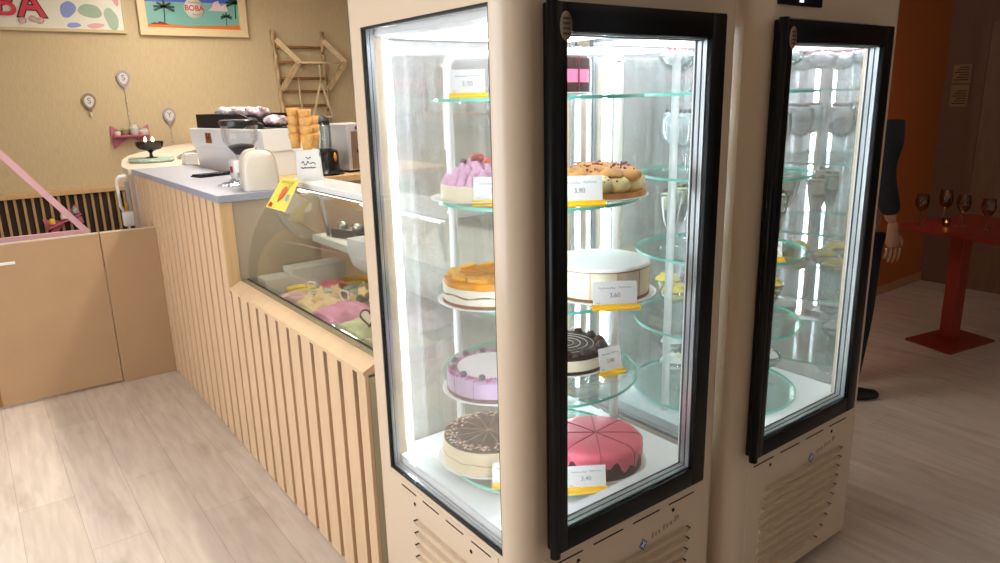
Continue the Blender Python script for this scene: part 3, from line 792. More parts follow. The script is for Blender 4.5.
# pale wooden curved top that carries on round the far end
outer = [(.828, 4.968), (.835, 5.2), (.872, 5.45), (.961, 5.94), (1.079, 6.38), (1.241, 6.77), (1.42, 7.12), (1.60, 7.44), (1.80, 7.80), (1.92, 7.97)]
inner = [(2.62, 7.97), (2.3, 7.6), (2.0, 7.2), (1.72, 6.79), (1.48, 6.34), (1.33, 5.9), (1.26, 5.56), (1.40, 5.50), (1.62, 5.3), (1.62, 4.968)]
t = thing('curved_wood_counter', 'pale curved wooden counter sweeping from the bar towards the back wall', 'counter', (1.1, 5.5, 0))
b = NB(); prism(b, outer+inner, 1.188, 1.222, 'z'); P('counter_top', b, woodtop, t, True)
b = NB(); k = .03
prism(b, [(x+k, y) for x, y in outer[:-1]]+[(1.93, 7.96)]+[(2.5, 7.96)]+[(x-k, y) for x, y in inner[1:-2]]+[(1.55, 5.25), (1.55, 4.99)], 0, 1.187, 'z'); P('counter_body', b, mat('counter_white_side', (226, 212, 200), .5), t, True)
# staff counter behind
t = thing('back_bar', 'wooden topped back counter carrying the white coffee machine', 'counter', (1.7, 4.2, 0))
b = NB(); box(b, 1.305, 2.45, 3.78, 4.966, 1.158, 1.196, .003, 1); P('counter_top', b, woodtrim, t, True)
b = NB(); box(b, 1.33, 2.43, 3.84, 4.95, 0, 1.157); P('counter_body', b, mat('back_bar_side', (200, 184, 164), .5), t, True)

# ------------------------------------------------------------------ ice cream display freezer
t = thing('ice_cream_display', 'slatted ice cream display freezer with curved glass front', 'display freezer', (CX, 1.856, 0))
Y0, Y1 = 1.856, 3.165
b = NB(); box(b, CX+.014, 1.75, Y0+.02, Y1-.002, 0, .69); P('freezer_body', b, woodgap, t, True)
b = NB(); slats(b, Y0, Y1, .006, .80); P('slat_cladding', b, wood, t, True, label='upright pale wood slats')
b = NB(); box(b, CX+.0145, 1.74, Y0, Y0+.019, 0, .79); P('end_panel', b, mat('greenish_side', (196, 188, 160), .5), t, True)
b = NB(); prism(b, [(CX-.004, .80), (CX-.004, .812), (CX+.05, .838), (CX+.05, .80)], Y0, Y1, 'y'); P('ledge', b, wood, t, True)
b = NB(); prism(b, [(CX+.0505, .79), (CX+.0505, .838), (CX+.064, .844), (CX+.078, .840), (CX+.078, .79)], Y0, Y1, 'y'); P('metal_rail', b, mat('rail_metal', (196, 184, 150), .25, metal=.7), t, True)
b = NB(); box(b, CX+.0785, CX+.084, Y0, Y1, .79, .842); P('rubber_seal', b, rubber, t, True)
# curved front glass
prof = []
P0_, P1_, P2_, P3_ = Vector((.945, .842)), Vector((.95, 1.02)), Vector((1.03, 1.18)), Vector((1.175, 1.238))
for i in range(17):
    s = i/16; q = P0_*(1-s)**3+P1_*3*s*(1-s)**2+P2_*3*s*s*(1-s)+P3_*s**3; prof.append((q.x, q.y))
b = NB(); prism(b, prof+[(x+.004, z+.001) for x, z in prof[::-1]], Y0+.004, Y1-.004, 'y')
P('front_glass', b, glass('freezer_glass', (248, 250, 248), .03, .38), t, True, smooth=SM)
b = NB(); prism(b, prof+[(1.45, 1.238), (1.45, .842)], Y0+.004, Y0+.010, 'y'); P('side_glass', b, pane, t, True)
b = NB(); box(b, 1.175, 1.33, Y0, Y1+.0, 1.236, 1.262, .003, 1); P('top_bar', b, whitegl, t, True)
b = NB(); box(b, 1.178, 1.32, Y0, Y1, 1.2305, 1.2355); P('top_bar_seal', b, rubber, t, True)
# inside: well walls, floor, tray deck and rear housing
inn = mat('well_white', (206, 204, 196), .4)
b = NB(); box(b, CX+.085, 1.55, Y0+.021, Y1-.003, .6905, .760); box(b, CX+.085, CX+.095, Y0+.021, Y1-.003, .76, .82); P('well', b, inn, t, True)
b = NB(); box(b, 1.26, 1.55, 2.735, Y1, .97, 1.0); box(b, 1.55, 1.75, Y0+.02, Y1, .9705, 1.05); box(b, 1.5505, 1.75, Y0+.02, Y1, .69, .97); P('rear_deck', b, inn, t, True)
b = NB(); prism(b, [(1.23, 1.05), (1.23, .99), (1.25, .93), (1.30, .885), (1.38, .86), (1.55, .85), (1.55, 1.05)], Y0+.03, 2.72, 'y'); P('fan_housing', b, whitegl, t, True, smooth=SM)
b = NB()
for y in (Y0+.2, 2.5, Y1-.1): bar(b, (1.30, y, 1.0005 if y > 2.73 else 1.0505), (1.27, y, 1.23), .016, .016); 
P('top_bar_prop', b, steel, t, True)
b = NB()
for i in range(5):
    y0 = 2.0+i*.0
box(b, 1.10, 1.36, 3.035, 3.15, .7605, .88); box(b, .98, 1.0995, 3.035, 3.15, .7605, .85); P('cold_shelf', b, inn, t, True)

b = NB(); box(b, 1.20, 1.225, Y0+.05, Y1-.05, 1.222, 1.230); P('added_fill_strip', b, emis('added_display_fill', (250, 246, 235), 22.), t, True)  # unseen glowing strip added under the top bar to brighten the ice cream
# ice cream mounds (each a tray of its own)
def mound(x, y, sx, sy, h, colr, label, name='ice_cream_tray'):
    t = thing(name, label, 'ice cream tray', (x, y, .7605))
    b = NB(); box(b, -sx, sx, -sy, sy, 0, .05, .006); P('tray', b, steel, t)
    b = NB(); n = 14; vs = []
    for i in range(n+1):
        for j in range(n+1):
            u, v = i/n*2-1, j/n*2-1; e = max(0, (1-u*u)*(1-v*v))
            vs.append(b.verts.new((u*sx*.96, v*sy*.96, .05+h*e**.45*(.8+.2*math.sin(9*u+3*v)+.12*math.sin(17*v-5*u)))))
    for i in range(n):
        for j in range(n):
            q = i*(n+1)+j; f = b.faces.new((vs[q], vs[q+1], vs[q+n+2], vs[q+n+1])); f.smooth = True
    bmesh.ops.recalc_face_normals(b, faces=b.faces)
    P('ice_cream', b, mat(name+label[:6], colr, .5, noise=.12, nscale=30, bump=.3), t)
mound(1.07, 2.45, .11, .085, .05, (226, 150, 182), 'tray of pink ice cream behind the display glass')
mound(1.07, 2.24, .10, .09, .04, (212, 214, 172), 'tray of pale pistachio green ice cream nearest the cake fridge')
mound(1.06, 2.635, .10, .08, .045, (232, 204, 158), 'tray of biscuit coloured ice cream beyond the pink one')
mound(1.26, 2.24, .09, .16, .045, (226, 190, 206), 'tray of pale pink ice cream deeper in the display')
mound(1.07, 2.03, .10, .09, .04, (206, 196, 150), 'tray of sand coloured ice cream close beside the cake fridge')
# bowls
def bowl(x, y, z, r, colr, incol, label):
    t = thing('sundae_bowl', label, 'bowl', (x, y, z))
    b = NB(); lathe(b, [(0, 0), (r*.55, 0), (r*.8, .02), (r, .056), (r*.95, .056), (r*.74, .022), (r*.5, .006), (0, .006)], seg=32); P('bowl_shell', b, mat('bowl_'+label[:5], colr, .35), t)
    b = NB(); lathe(b, [(0, .042), (r*.88, .042), (0, .046)], seg=32); P('filling', b, mat('fill_'+label[:5], incol, .5), t)
bowl(1.03, 2.84, .7605, .062, (232, 186, 190), (236, 214, 206), 'pink paper bowl at the front of the ice cream display')
bowl(1.155, 2.80, .7605, .066, (160, 190, 166), (222, 214, 200), 'mint green bowl in the middle of the ice cream display')
bowl(1.29, 2.77, .7605, .07, (168, 190, 178), (206, 202, 190), 'sage green bowl furthest back in the ice cream display')
bowl(1.10, 2.95, .7605, .06, (244, 208, 70), (236, 214, 150), 'yellow bowl half behind the pink and mint bowls')
bowl(1.24, 2.93, .7605, .055, (220, 96, 122), (200, 120, 130), 'raspberry coloured bowl behind the mint bowl')
bowl(1.35, 2.925, .7605, .066, (246, 184, 40), (236, 190, 120), 'orange bowl behind the sage green bowl')
# star biscuits
starm = mat('star_biscuit', (232, 202, 150), .7, noise=.08, nscale=60)
spots = [(1.02, 2.66), (1.075, 2.67), (1.12, 2.62), (1.15, 2.54), (1.21, 2.56), (1.26, 2.50), (1.03, 2.60), (1.24, 2.62)]
proto = None
for i, (x, y) in enumerate(spots):
    if proto is None:
        b = NB(); pts = [((.03 if k % 2 == 0 else .0155)*math.cos(2*PI*k/10), (.03 if k % 2 == 0 else .0155)*math.sin(2*PI*k/10)) for k in range(10)]
        prism(b, pts, 0, .009, 'z'); bmesh.ops.bevel(b, geom=b.edges, offset=.002, segments=1, affect='EDGES')
        o = proto = P('star_biscuit', b, starm); tag(o, 'star shaped pale biscuit stuck in the ice cream behind the glass', 'biscuit', 'star biscuits in the ice cream display')
    else:
        o = proto.copy(); COL.objects.link(o)
    o.location = (x, y, .842+.012*(i % 3)); o.rotation_euler = (R(50+9*(i % 4)), R(12*(i % 3)-12), R(-35+22*(i % 4)))
# white flavour markers with a heart-cut top
def marker(x, y, label):
    t = thing('flavour_marker', label, 'marker', (x, y, .825), -R(40), None); t.scale = (.95, .95, .62)
    b = NB(); bar(b, (-.006, 0, 0), (-.017, -.03, .10), .006, .004); bar(b, (.006, 0, 0), (.017, -.03, .10), .006, .004)
    tube(b, [(.017*math.cos(a), -.03-.003*math.sin(a), .10+.02*math.sin(a)) for a in [PI*k/8 for k in range(9)]], .0035, 6)
    bar(b, (-.012, -.016, .052), (.012, -.016, .052), .005, .004); P('prong_frame', b, white, t)
    b = NB(); ball(b, (0, -.002, .012), .008, 1, .5, 1.3); P('marker_clip', b, rubber, t)
marker(1.07, 2.72, 'white pronged marker standing between the pink and mint bowls')
marker(1.11, 2.50, 'white pronged marker stuck in the middle of the pink ice cream')
marker(1.15, 2.33, 'white pronged marker between pink and green ice cream')
t = thing('heart_biscuit', 'chocolate edged heart biscuit on the pale green ice cream', 'biscuit', (1.04, 2.17, .845), -R(40))
hp = [(.0026*16*math.sin(a)**3*.75, .0026*(13*math.cos(a)-5*math.cos(2*a)-2*math.cos(3*a)-math.cos(4*a))*.75) for a in [2*PI*k/40 for k in range(40)]]
b = NB(); prism(b, hp, -.004, .004, 'y'); shift(b, (0, 0, .03)); xf(b, Matrix.Rotation(-.5, 4, 'X')); P('biscuit_face', b, creamy, t)
b = NB(); tube(b, [(x, 0, z+.03) for x, z in hp], .0055, 6, closed=True); xf(b, Matrix.Rotation(-.5, 4, 'X')); P('chocolate_edge', b, choc, t)
# tools on the rear deck
t = thing('scoop_tray', 'dark steel tray of ice cream scoops on the rear deck of the display', 'tray', (1.40, 2.95, 1.0005), R(20))
b = NB(); box(b, -.07, .07, -.11, .11, 0, .008); box(b, -.07, -.064, -.11, .11, .008, .04); box(b, .064, .07, -.11, .11, .008, .04); P('tray', b, mat('dark_steel', (70, 70, 72), .35, metal=.7), t)
for i in range(2):
    t = thing('ice_cream_scoop', ('ice cream scoop with black handle lying nearest the bar end' if i == 0 else 'ice cream scoop with black handle lying across the steel tray'), 'scoop', (1.36+.05*i, 2.9+.1*i, 1.0095+.002*i), R(60+50*i))
    b = NB(); tube(b, [(-.12, 0, .012), (.02, 0, .012)], .011, 10); P('handle', b, rubber, t)
    b = NB(); tube(b, [(.02, 0, .012), (.06, 0, .016)], .005, 8); ball(b, (.085, 0, .026), .026, 1, 1, .9); P('scoop_head', b, steel, t)
b = NB(); box(b, -.06, .06, -.045, .045, 0, .002); o = P('paper_note', b, [paper]); o.location = (1.34, 2.62, 1.0505); o.rotation_euler = (0, 0, R(25)); tag(o, 'white paper note lying on the rear deck of the ice cream display', 'note')
b = NB(); box(b, -.03, .03, -.03, .03, 0, .003); o = P('yellow_tag', b, [mat('lime_tag', (214, 212, 60), .5)]); o.location = (1.31, 2.50, 1.0505); tag(o, 'small lime yellow tag on the fan housing', 'tag')
# hanging leaflet
TL, TR, BL, BR = Vector((1.103, 3.05, 1.285)), Vector((1.14, 2.945, 1.281)), Vector((1.004, 3.0, 1.175)), Vector((1.016, 2.815, 1.172))
t = thing('ice_cream_leaflet', 'yellow ice cream leaflet lying on the curved display glass by the bar end', 'leaflet', tuple(BL))
nrm = (TR-TL).cross(TL-BL).normalized()
if nrm.x > 0: nrm = -nrm
def patch(pts, h0, h1):
    b = NB(); lo, hi = [], []
    for u, v in pts:
        p = (BL*(1-u)+BR*u)*(1-v)+(TL*(1-u)+TR*u)*v-BL
        lo.append(b.verts.new(p+nrm*h0)); hi.append(b.verts.new(p+nrm*h1))
    n = len(pts)
    for i in range(n): b.faces.new((lo[i], lo[(i+1) % n], hi[(i+1) % n], hi[i]))
    b.faces.new(lo); b.faces.new(hi); bmesh.ops.recalc_face_normals(b, faces=b.faces); return b
lf = P('leaflet_sheet', patch([(0, 0), (1, 0), (1, 1), (0, 1)], 0, .0015), mat('leaflet_yellow', (236, 222, 96), .4), t)
P('printed_cone', patch([(.42, .22), (.56, .42), (.62, .62), (.55, .74), (.45, .74), (.36, .62), (.36, .42)], .0016, .0026), mat('print_red', (224, 100, 76), .5), lf)
P('printed_patch', patch([(.72, .3), (.88, .3), (.88, .5), (.72, .5)], .0016, .0026), mat('print_blue', (150, 170, 190), .5), lf)
P('printed_mark', patch([(.06, .05), (.26, .04), (.22, .16), (.1, .2)], .0016, .0026), mat('print_rust', (190, 60, 40), .5), lf)
P('printed_script', patch([(.1, .84), (.75, .84), (.8, .92), (.15, .92)], .0016, .0026), mat('print_olive', (196, 184, 70), .5), lf)

# ------------------------------------------------------------------ things on the bar
b = NB(); n = 17
box(b, 0, .34, -.05, .05, 0, .006)
for i in range(n):
    for j in range(5): box(b, .006+i*.0198, .018+i*.0198, -.046+j*.019, -.033+j*.019, .006, .014)
o = P('bar_mat', b, rubber); o.location = (1.00, 4.07, 1.2225); o.rotation_euler = (0, 0, R(16)); tag(o, 'black ribbed rubber bar mat on the grey bar top', 'bar mat')
t = thing('clear_packet', 'crumpled clear plastic packet lying on the grey bar top', 'packet', (1.03, 3.52, 1.2225), R(10))
b = NB(); rnd = random.Random(3)
g = [[b.verts.new((-.07+.14*i/9, -.045+.09*j/6, .004+.016*rnd.random()*math.sin(PI*i/9)*math.sin(PI*j/6)+.01*math.sin(PI*i/9)*math.sin(PI*j/6))) for j in range(7)] for i in range(10)]
for i in range(9):
    for j in range(6): b.faces.new((g[i][j], g[i+1][j], g[i+1][j+1], g[i][j+1]))
P('plastic_film', b, glass('packet_film', (226, 228, 236), .2, .7, .12), t)
b = NB(); lathe(b, [(0, .001), (.03, .001), (.03, .006), (0, .008)], seg=20); P('packet_content', b, paper, t)
# rounded cream appliance
t = thing('cream_appliance', 'rounded cream retro appliance at the near end of the grey bar', 'appliance', (1.085, 3.30, 1.2226), R(-12))
b = NB(); sec = []
def dome(w, h, n=20):
    pts = [(-w, 0)]
    for k in range(n+1):
        a = PI-PI*k/n; pts.append((w*math.copysign(abs(math.cos(a))**.62, math.cos(a)), h*(.38+.62*abs(math.sin(a))**.75)))
    pts.append((w, 0)); return pts
stn = [(-.105, .80), (-.10, .88), (-.085, .96), (-.06, 1.0), (.06, 1.0), (.085, .96), (.10, .88), (.105, .80)]
rings = []
for y, s in stn: rings.append([b.verts.new((x*s, y, z*s)) for x, z in dome(.078, .178)])
for p, q in zip(rings[:-1], rings[1:]):
    for k in range(len(p)-1): b.faces.new((p[k], p[k+1], q[k+1], q[k]))
    b.faces.new((p[-1], p[0], q[0], q[-1]))
b.faces.new(rings[0]); b.faces.new(rings[-1]); bmesh.ops.recalc_face_normals(b, faces=b.faces)
ap = P('shell', b, mat('cream_gloss', (232, 222, 204), .3, coat=.4), t, smooth=R(50))
b = NB(); lathe(b, [(0, 0), (.007, 0), (.007, .010), (.004, .013), (0, .014)], (0, -.03, .177), 12); P('top_button', b, steel, t)
b = NB(); tube(b, [(x*1.004, -.062, max(z*1.004, .002)) for x, z in dome(.078, .178)], .0018, 6); P('shell_seam', b, mat('seam_beige', (196, 182, 158), .5), t)
b = NB(); box(b, -.07, .07, -.09, .09, -.002, .004); P('base_foot', b, rubber, t)
b = NB(); lathe(b, [(0, 0), (.013, 0), (.011, .010), (0, .011)], seg=16); xf(b, Matrix.Translation((-.077, .05, .06)) @ Matrix.Rotation(R(-90), 4, 'Y')); P('side_dial', b, steel, t)
# coffee grinder
t = thing('coffee_grinder', 'coffee grinder with clear bean hopper behind the cream appliance', 'coffee grinder', (1.17, 3.78, 1.2226), R(-8))
b = NB(); box(b, -.06, .06, -.075, .075, 0, .10, .015, 3); P('grinder_body', b, whitegl, t, smooth=SM)
b = NB(); lathe(b, [(.03, .10), (.034, .125), (.082, .185), (.088, .20), (.092, .285), (.090, .285), (.085, .20), (.03, .13)], seg=36); P('bean_hopper', b, glass('hopper_clear', (252, 252, 252), .03, .3), t)
b = NB(); lathe(b, [(.0, .122), (.032, .126), (.066, .166), (.05, .176), (0, .182)], seg=36); bn = P('coffee_beans', b, mat('roast_beans', (44, 32, 30), .45, noise=.4, nscale=120, bump=1.), t, smooth=SM, kind='stuff')
b = NB(); lathe(b, [(0, .300), (.09, .300), (.096, .294), (.096, .272), (.0925, .272), (.0925, .287), (0, .287)], seg=36); P('hopper_lid', b, mat('smoky_black', (38, 38, 42), .25), t, smooth=SM)
b = NB(); box(b, -.006, .006, -.009, .009, -.016, .016, .003); shift(b, (-.066, -.03, .055)); P('portion_switch', b, mat('switch_red', (170, 48, 50), .4), t)
# espresso machine: white body with a stepped lower half, black cup tray on top
t = thing('espresso_machine', 'long white espresso machine with a black cup tray on top', 'espresso machine', (1.41, 4.495, 1.1965), R(9.5))
L2 = .46
b = NB(); prism(b, [(-.088, 0), (.22, 0), (.22, .14), (-.108, .14), (-.104, .13)], -L2+.01, L2-.01, 'y'); P('lower_body', b, whitegl, t, smooth=SM)
b = NB(); prism(b, [(-.105, .14), (.24, .14), (.24, .262), (-.12, .262), (-.125, .256), (-.118, .16)], -L2, L2, 'y'); P('upper_body', b, white, t, smooth=SM)
b = NB(); box(b, -.09, .22, -L2+.05, L2-.04, .262, .268); box(b, -.079, .209, -.19, L2-.051, .268, .316); prism(b, [(-L2+.05, .268), (L2-.04, .268), (L2-.04, .345), (-L2+.30, .345), (-L2+.05, .29)], -.09, -.08, 'x'); box(b, .21, .22, -L2+.05, L2-.04, .268, .345); box(b, -.08, .21, L2-.05, L2-.04, .268, .345)
P('cup_tray', b, rubber, t)
b = NB(); box(b, -.1235, -.1205, .17, .25, .172, .24); em = P('emblem', b, mat('copper_badge', (190, 120, 80), .3, metal=.6), t)
b = textbm('H', .055, .0006, .001, Matrix.Translation((-.125, .21, .206)) @ Matrix.Rotation(R(-90), 4, 'Z') @ Matrix.Rotation(R(90), 4, 'X')); P('emblem_letter', b, mat('dark_letter', (70, 40, 30), .5), em)
b = NB(); tube(b, [(.22, -.3, .12), (.28, -.3, .10), (.30, -.3, .02)], .008); P('steam_wand', b, steel, t)
# sweets in clear bags on the tray
bagm = mat('clear_bag_pink', (218, 190, 196), .25, noise=.3, nscale=40, coat=.6); bagw = mat('clear_bag_white', (206, 200, 196), .25, noise=.25, nscale=40, coat=.6)
for i, (yy, m_, lab) in enumerate(((.31, bagw, 'pale see-through bag of sweets at the far end of the machine top'), (.17, bagw, 'second pale bag of sweets from the far end of the machine top'), (.03, bagm, 'pinkish bag of sweets in the middle of the machine top'), (-.11, bagm, 'plump pink bag of sweets above the bean hopper'), (-.30, bagm, 'lone pink bag of sweets at the near end of the machine top'))):
    rz = R(9.5); px, py = 1.41+(.06*math.cos(rz)-yy*math.sin(rz)), 4.495+(.06*math.sin(rz)+yy*math.cos(rz))
    h = .335 if i < 4 else .28
    t = thing('sweet_bag', lab, 'bag of sweets', (px, py, 1.1965+(.3165 if i < 4 else .2685)), rz)
    b = NB(); ball(b, (0, 0, .033), .085, .8, .76, .38, 3)
    rn = random.Random(i)
    for v in b.verts: v.co += Vector((rn.uniform(-.008, .008), rn.uniform(-.008, .008), rn.uniform(-.006, .009)))
    P('bag', b, m_, t)
    b = NB(); prism(b, [(-.07, -.03), (-.02, -.012), (.02, -.012), (.07, -.035), (.08, .0), (.06, .02), (-.06, .015), (-.085, .0)], .05, .062, 'z'); xf(b, Matrix.Rotation(R(20+17*i), 4, 'Z') @ Matrix.Rotation(R(9), 4, 'X')); P('folded_end', b, m_, t)
# wafer cone stand
t = thing('cone_stand', 'white cone stand box with printed script and clear cut-out side', 'stand', (1.238, 3.095, 1.2625), R(-14))
b = NB(); prism(b, [(-.055, 0), (.055, 0), (.048, .135), (-.048, .135)], -.055, -.051, 'y'); box(b, -.055, .055, -.051, .055, 0, .004)
box(b, -.05, .05, -.051, .055, .13, .135); fr = P('printed_front', b, white, t)
b = NB(); squig(b, -.03, .03, .078, .012, 9, -.0555, .0035); squig(b, -.034, .03, .058, .004, 16, -.0555, .004); squig(b, -.01, .012, .1, .006, 5, -.0555, .003); P('script_logo', b, mat('logo_black', (40, 40, 44), .6), fr)
b = NB(); bar(b, (.055, -.05, 0), (.05, -.028, .133), .004, .012, (1, 0, 0)); bar(b, (.055, .01, 0), (.05, -.018, .133), .004, .012, (1, 0, 0)); bar(b, (.055, .05, 0), (.05, .05, .133), .004, .012, (1, 0, 0)); P('cutout_side', b, white, t)
b = NB(); lathe(b, [(0, 0), (.022, 0), (.02, .02), (0, .024)], (.035, -.03, .103), 16); P('inner_cup', b, mat('cup_grey', (90, 90, 92), .4), t)
conem = mat('wafer', (224, 170, 96), .6, noise=.15, nscale=70, bump=.2)
proto = None
cols = [(-.040, .0, 4), (.004, -.036, 4), (.042, .014, 3)]
ci = 0
for cx, cy, n in cols:
    for k in range(n):
        rz = R(-14); x = 1.238+cx*math.cos(rz)-cy*math.sin(rz); y = 3.095+cx*math.sin(rz)+cy*math.cos(rz); z = 1.2625+.1353+k*.036+(.006, .0, .004)[cols.index((cx, cy, n))]
        if proto is None:
            proto = thing('wafer_cone', 'wafer cone stacked on the white cone stand', 'wafer cone', (x, y, z), 0, 'wafer cones on the stand')
            b = NB(); lathe(b, [(0, .0), (.019, .0), (.0235, .034), (.0255, .038), (.0300, .066), (.0280, .066), (.0245, .042), (.022, .038), (0, .036)], seg=20); P('cone_wafer', b, conem, proto)
        else: dup(proto, (x, y, z), rz=k*.7)
# drinks mixer with steel cup
t = thing('drinks_mixer', 'black based drinks mixer with tall clear beaker beside the cones', 'drinks mixer', (1.665, 3.90, 1.1965), R(-15))
b = NB(); lathe(b, [(0, 0), (.11, 0), (.112, .012), (.085, .03), (.082, .12), (.078, .135), (.05, .145), (0, .146)], seg=32); P('motor_base', b, mat('gloss_black', (16, 16, 18), .2), t, smooth=SM)
b = NB(); lathe(b, [(.045, .147), (.05, .155), (.05, .27), (.046, .28), (.044, .28), (.048, .27), (.048, .155)], seg=28); P('beaker', b, goblet_g, t)
b = NB()
for a in (0, PI/2, PI, 3*PI/2): bar(b, (.043*math.cos(a), .043*math.sin(a), .148), (.043*math.cos(a), .043*math.sin(a), .29), .008, .008)
P('cage', b, steel, t)
b = NB(); lathe(b, [(.047, .28), (.047, .30), (.03, .318), (.012, .33), (0, .332)], seg=28); P('beaker_lid', b, rubber, t, smooth=SM)
b = NB(); ball(b, (.052, -.055, .10), .022, .5, 1, 1.3); P('amber_knob', b, mat('amber', (212, 140, 20), .3), t)
# steel appliance
t = thing('steel_cabinet_appliance', 'boxy steel appliance with dark knob beside the drinks mixer', 'appliance', (1.885, 3.99, 1.1965), R(14))
b = NB(); box(b, -.11, .17, -.10, .22, .012, .275, .006); P('casing', b, mat('grey_casing', (196, 196, 198), .35, metal=.4), t, smooth=SM)
b = NB(); box(b, -.085, .165, -.106, -.1005, .02, .235); P('front_plate', b, mat('bronze_plate', (150, 134, 118), .35, metal=.5), t)
b = NB(); lathe(b, [(0, 0), (.016, 0), (.013, .018), (0, .02)], seg=18); xf(b, Matrix.Translation((-.035, -.1062, .12)) @ Matrix.Rotation(R(90), 4, 'X')); P('knob', b, rubber, t)
b = NB(); box(b, -.05, -.005, -.1025, -.1003, .245, .262); P('maker_plate', b, mat('plate_blue', (60, 76, 130), .4), t)
b = NB(); box(b, -.1, .16, -.09, .21, 0, .012); P('base', b, rubber, t)
# candle bowl on a stacked plate at the far end
t = thing('green_glass_plate', 'mint patterned thick glass plate under the candle bowl', 'plate', (1.08, 5.52, 1.2225))
b = NB(); lathe(b, [(0, 0), (.135, 0), (.15, .012), (.145, .028), (.12, .03), (0, .024)], seg=36); P('plate_body', b, mat('mint_marble', (176, 198, 184), .3, noise=.25, nscale=30), t, smooth=SM)
t = thing('candle_bowl', 'smoked footed glass bowl with two burning candles at the far bar end', 'candle bowl', (1.08, 5.52, 1.247))
b = NB(); lathe(b, [(0, 0), (.04, 0), (.042, .005), (.012, .012), (.009, .035), (.02, .048), (.07, .062), (.088, .088), (.092, .115), (.088, .115), (.083, .09), (.065, .07), (0, .062)], seg=36); P('bowl', b, mat('smoke_dark', (52, 44, 42), .12, trans=.25), t, smooth=SM)
b = NB(); lathe(b, [(0, .07), (.068, .074), (.08, .1), (0, .102)], seg=36); P('wax', b, mat('candle_wax', (206, 190, 170), .5), t)
fl = emis('flame', (255, 214, 140), 14)
for dx in (-.026, .026):
    b = NB(); lathe(b, [(0, 0), (.008, .006), (.01, .014), (.006, .026), (0, .038)], (dx*.8, dx*-.6, .112), 12); P('flame', b, fl, t)
    b = NB(); tube(b, [(dx*.8, dx*-.6, .1), (dx*.8, dx*-.6, .114)], .0015, 6); P('wick', b, rubber, t)
b = NB(); box(b, -.04, .04, -.05, .05, 0, .07, .004); o = P('white_box', b, white); o.location = (1.22, 5.06, 1.2225); tag(o, 'small white box tucked beside the far end of the espresso machine', 'box')

# white handset-like holder beside the bar end
t = thing('white_holder', 'white hooked holder with an amber spot at the far end of the slatted bar', 'holder', (.784, 5.0, .80)); t.scale = (.78, .9, .97)
b = NB(); path = [(.058, 0, .38), (.03, 0, .392), (-.01, 0, .39), (-.03, 0, .37), (-.034, 0, .33), (-.028, 0, .20), (-.012, 0, .17)]; tube(b, path, .013, 10); P('hook', b, white, t)
b = NB(); box(b, -.03, .055, -.03, .03, .07, .165, .012, 3); P('socket', b, whitegl, t, smooth=SM)
b = NB(); box(b, .02, .05, -.012, .012, .165, .36, .004); P('grey_plate', b, mat('holder_grey', (170, 168, 166), .4), t)
b = NB(); ball(b, (.012, -.01, .20), .022, .7, .5, 1.4); P('amber_spot', b, mat('amber_plastic', (200, 134, 40), .3), t)
b = NB(); tube(b, [(.01, 0, .07), (.015, 0, .0), (.03, .005, -.2), (.05, .005, -.795)], .009); P('cord', b, white, t)

# ------------------------------------------------------------------ gate panels
t = thing('swing_gate', 'wide tan swing gate panel with a white handle, left of the slim gap', 'gate', (.0, 4.571, 0))
b = NB(); box(b, -.95, .561, 4.571, 4.60, .015, .905, .002, 1); gp = P('gate_panel', b, gatew, t, True)
b = NB(); box(b, -.95, .561, 4.5705, 4.6005, .905, .911); P('top_edge', b, woodtop, t, True)
b = NB(); box(b, -.17, .147, 4.562, 4.5705, .795, .812, .003); P('handle', b, white, t, True)
b = NB(); box(b, -.05, -.035, 4.57, 4.5708, .015, .2); P('seam', b, woodgap, t, True)
t = thing('fixed_gate_panel', 'narrow tan panel fixed between the swing gate and the slatted counter', 'panel', (.57, 4.571, 0))
b = NB(); box(b, .567, .861, 4.571, 4.60, 0, .905, .002, 1); P('panel_board', b, gatew, t, True)
b = NB(); box(b, .567, .861, 4.5705, 4.6005, .905, .911); P('top_edge', b, woodtop, t, True)
# pink folding frame behind the gate
t = thing('pink_wooden_stand', 'pink painted wooden stand with a slanting brace behind the gate', 'stand', (.1, 4.9, 0))
b = NB(); bar(b, (-.9, 4.9, .883), (.555, 4.9, .875), .034, .03); P('rail', b, pink, t, True)
b = NB(); bar(b, (-.32, 4.905, 2.06), (.545, 4.905, .872), .036, .03); P('brace', b, pink, t, True)
for x in (-.88, .535):
    b = NB(); bar(b, (x, 4.9, 0), (x, 4.9, .88), .03, .034); P('leg', b, pink, t, True)

# ------------------------------------------------------------------ back wall: grille, posters, balloons, shelf, ladder
t = thing('slatted_grille', 'dark slatted wooden grille along the back wall behind the gate', 'grille', (.4, 7.95, 0))
b = NB(); box(b, -1.5, 1.36, 7.955, 7.985, .06, .80); P('dark_backing', b, mat('grille_dark', (58, 38, 28), .8), t, True)
b = NB()
for i in range(41): x = -1.49+i*.07; box(b, x, x+.022, 7.925, 7.955, .06, .80)
P('slats', b, mat('grille_slat', (172, 146, 106), .6), t, True)
b = NB(); box(b, -1.5, 1.37, 7.90, 7.995, .80, .845, .004); P('top_cap', b, woodtrim, t, True)

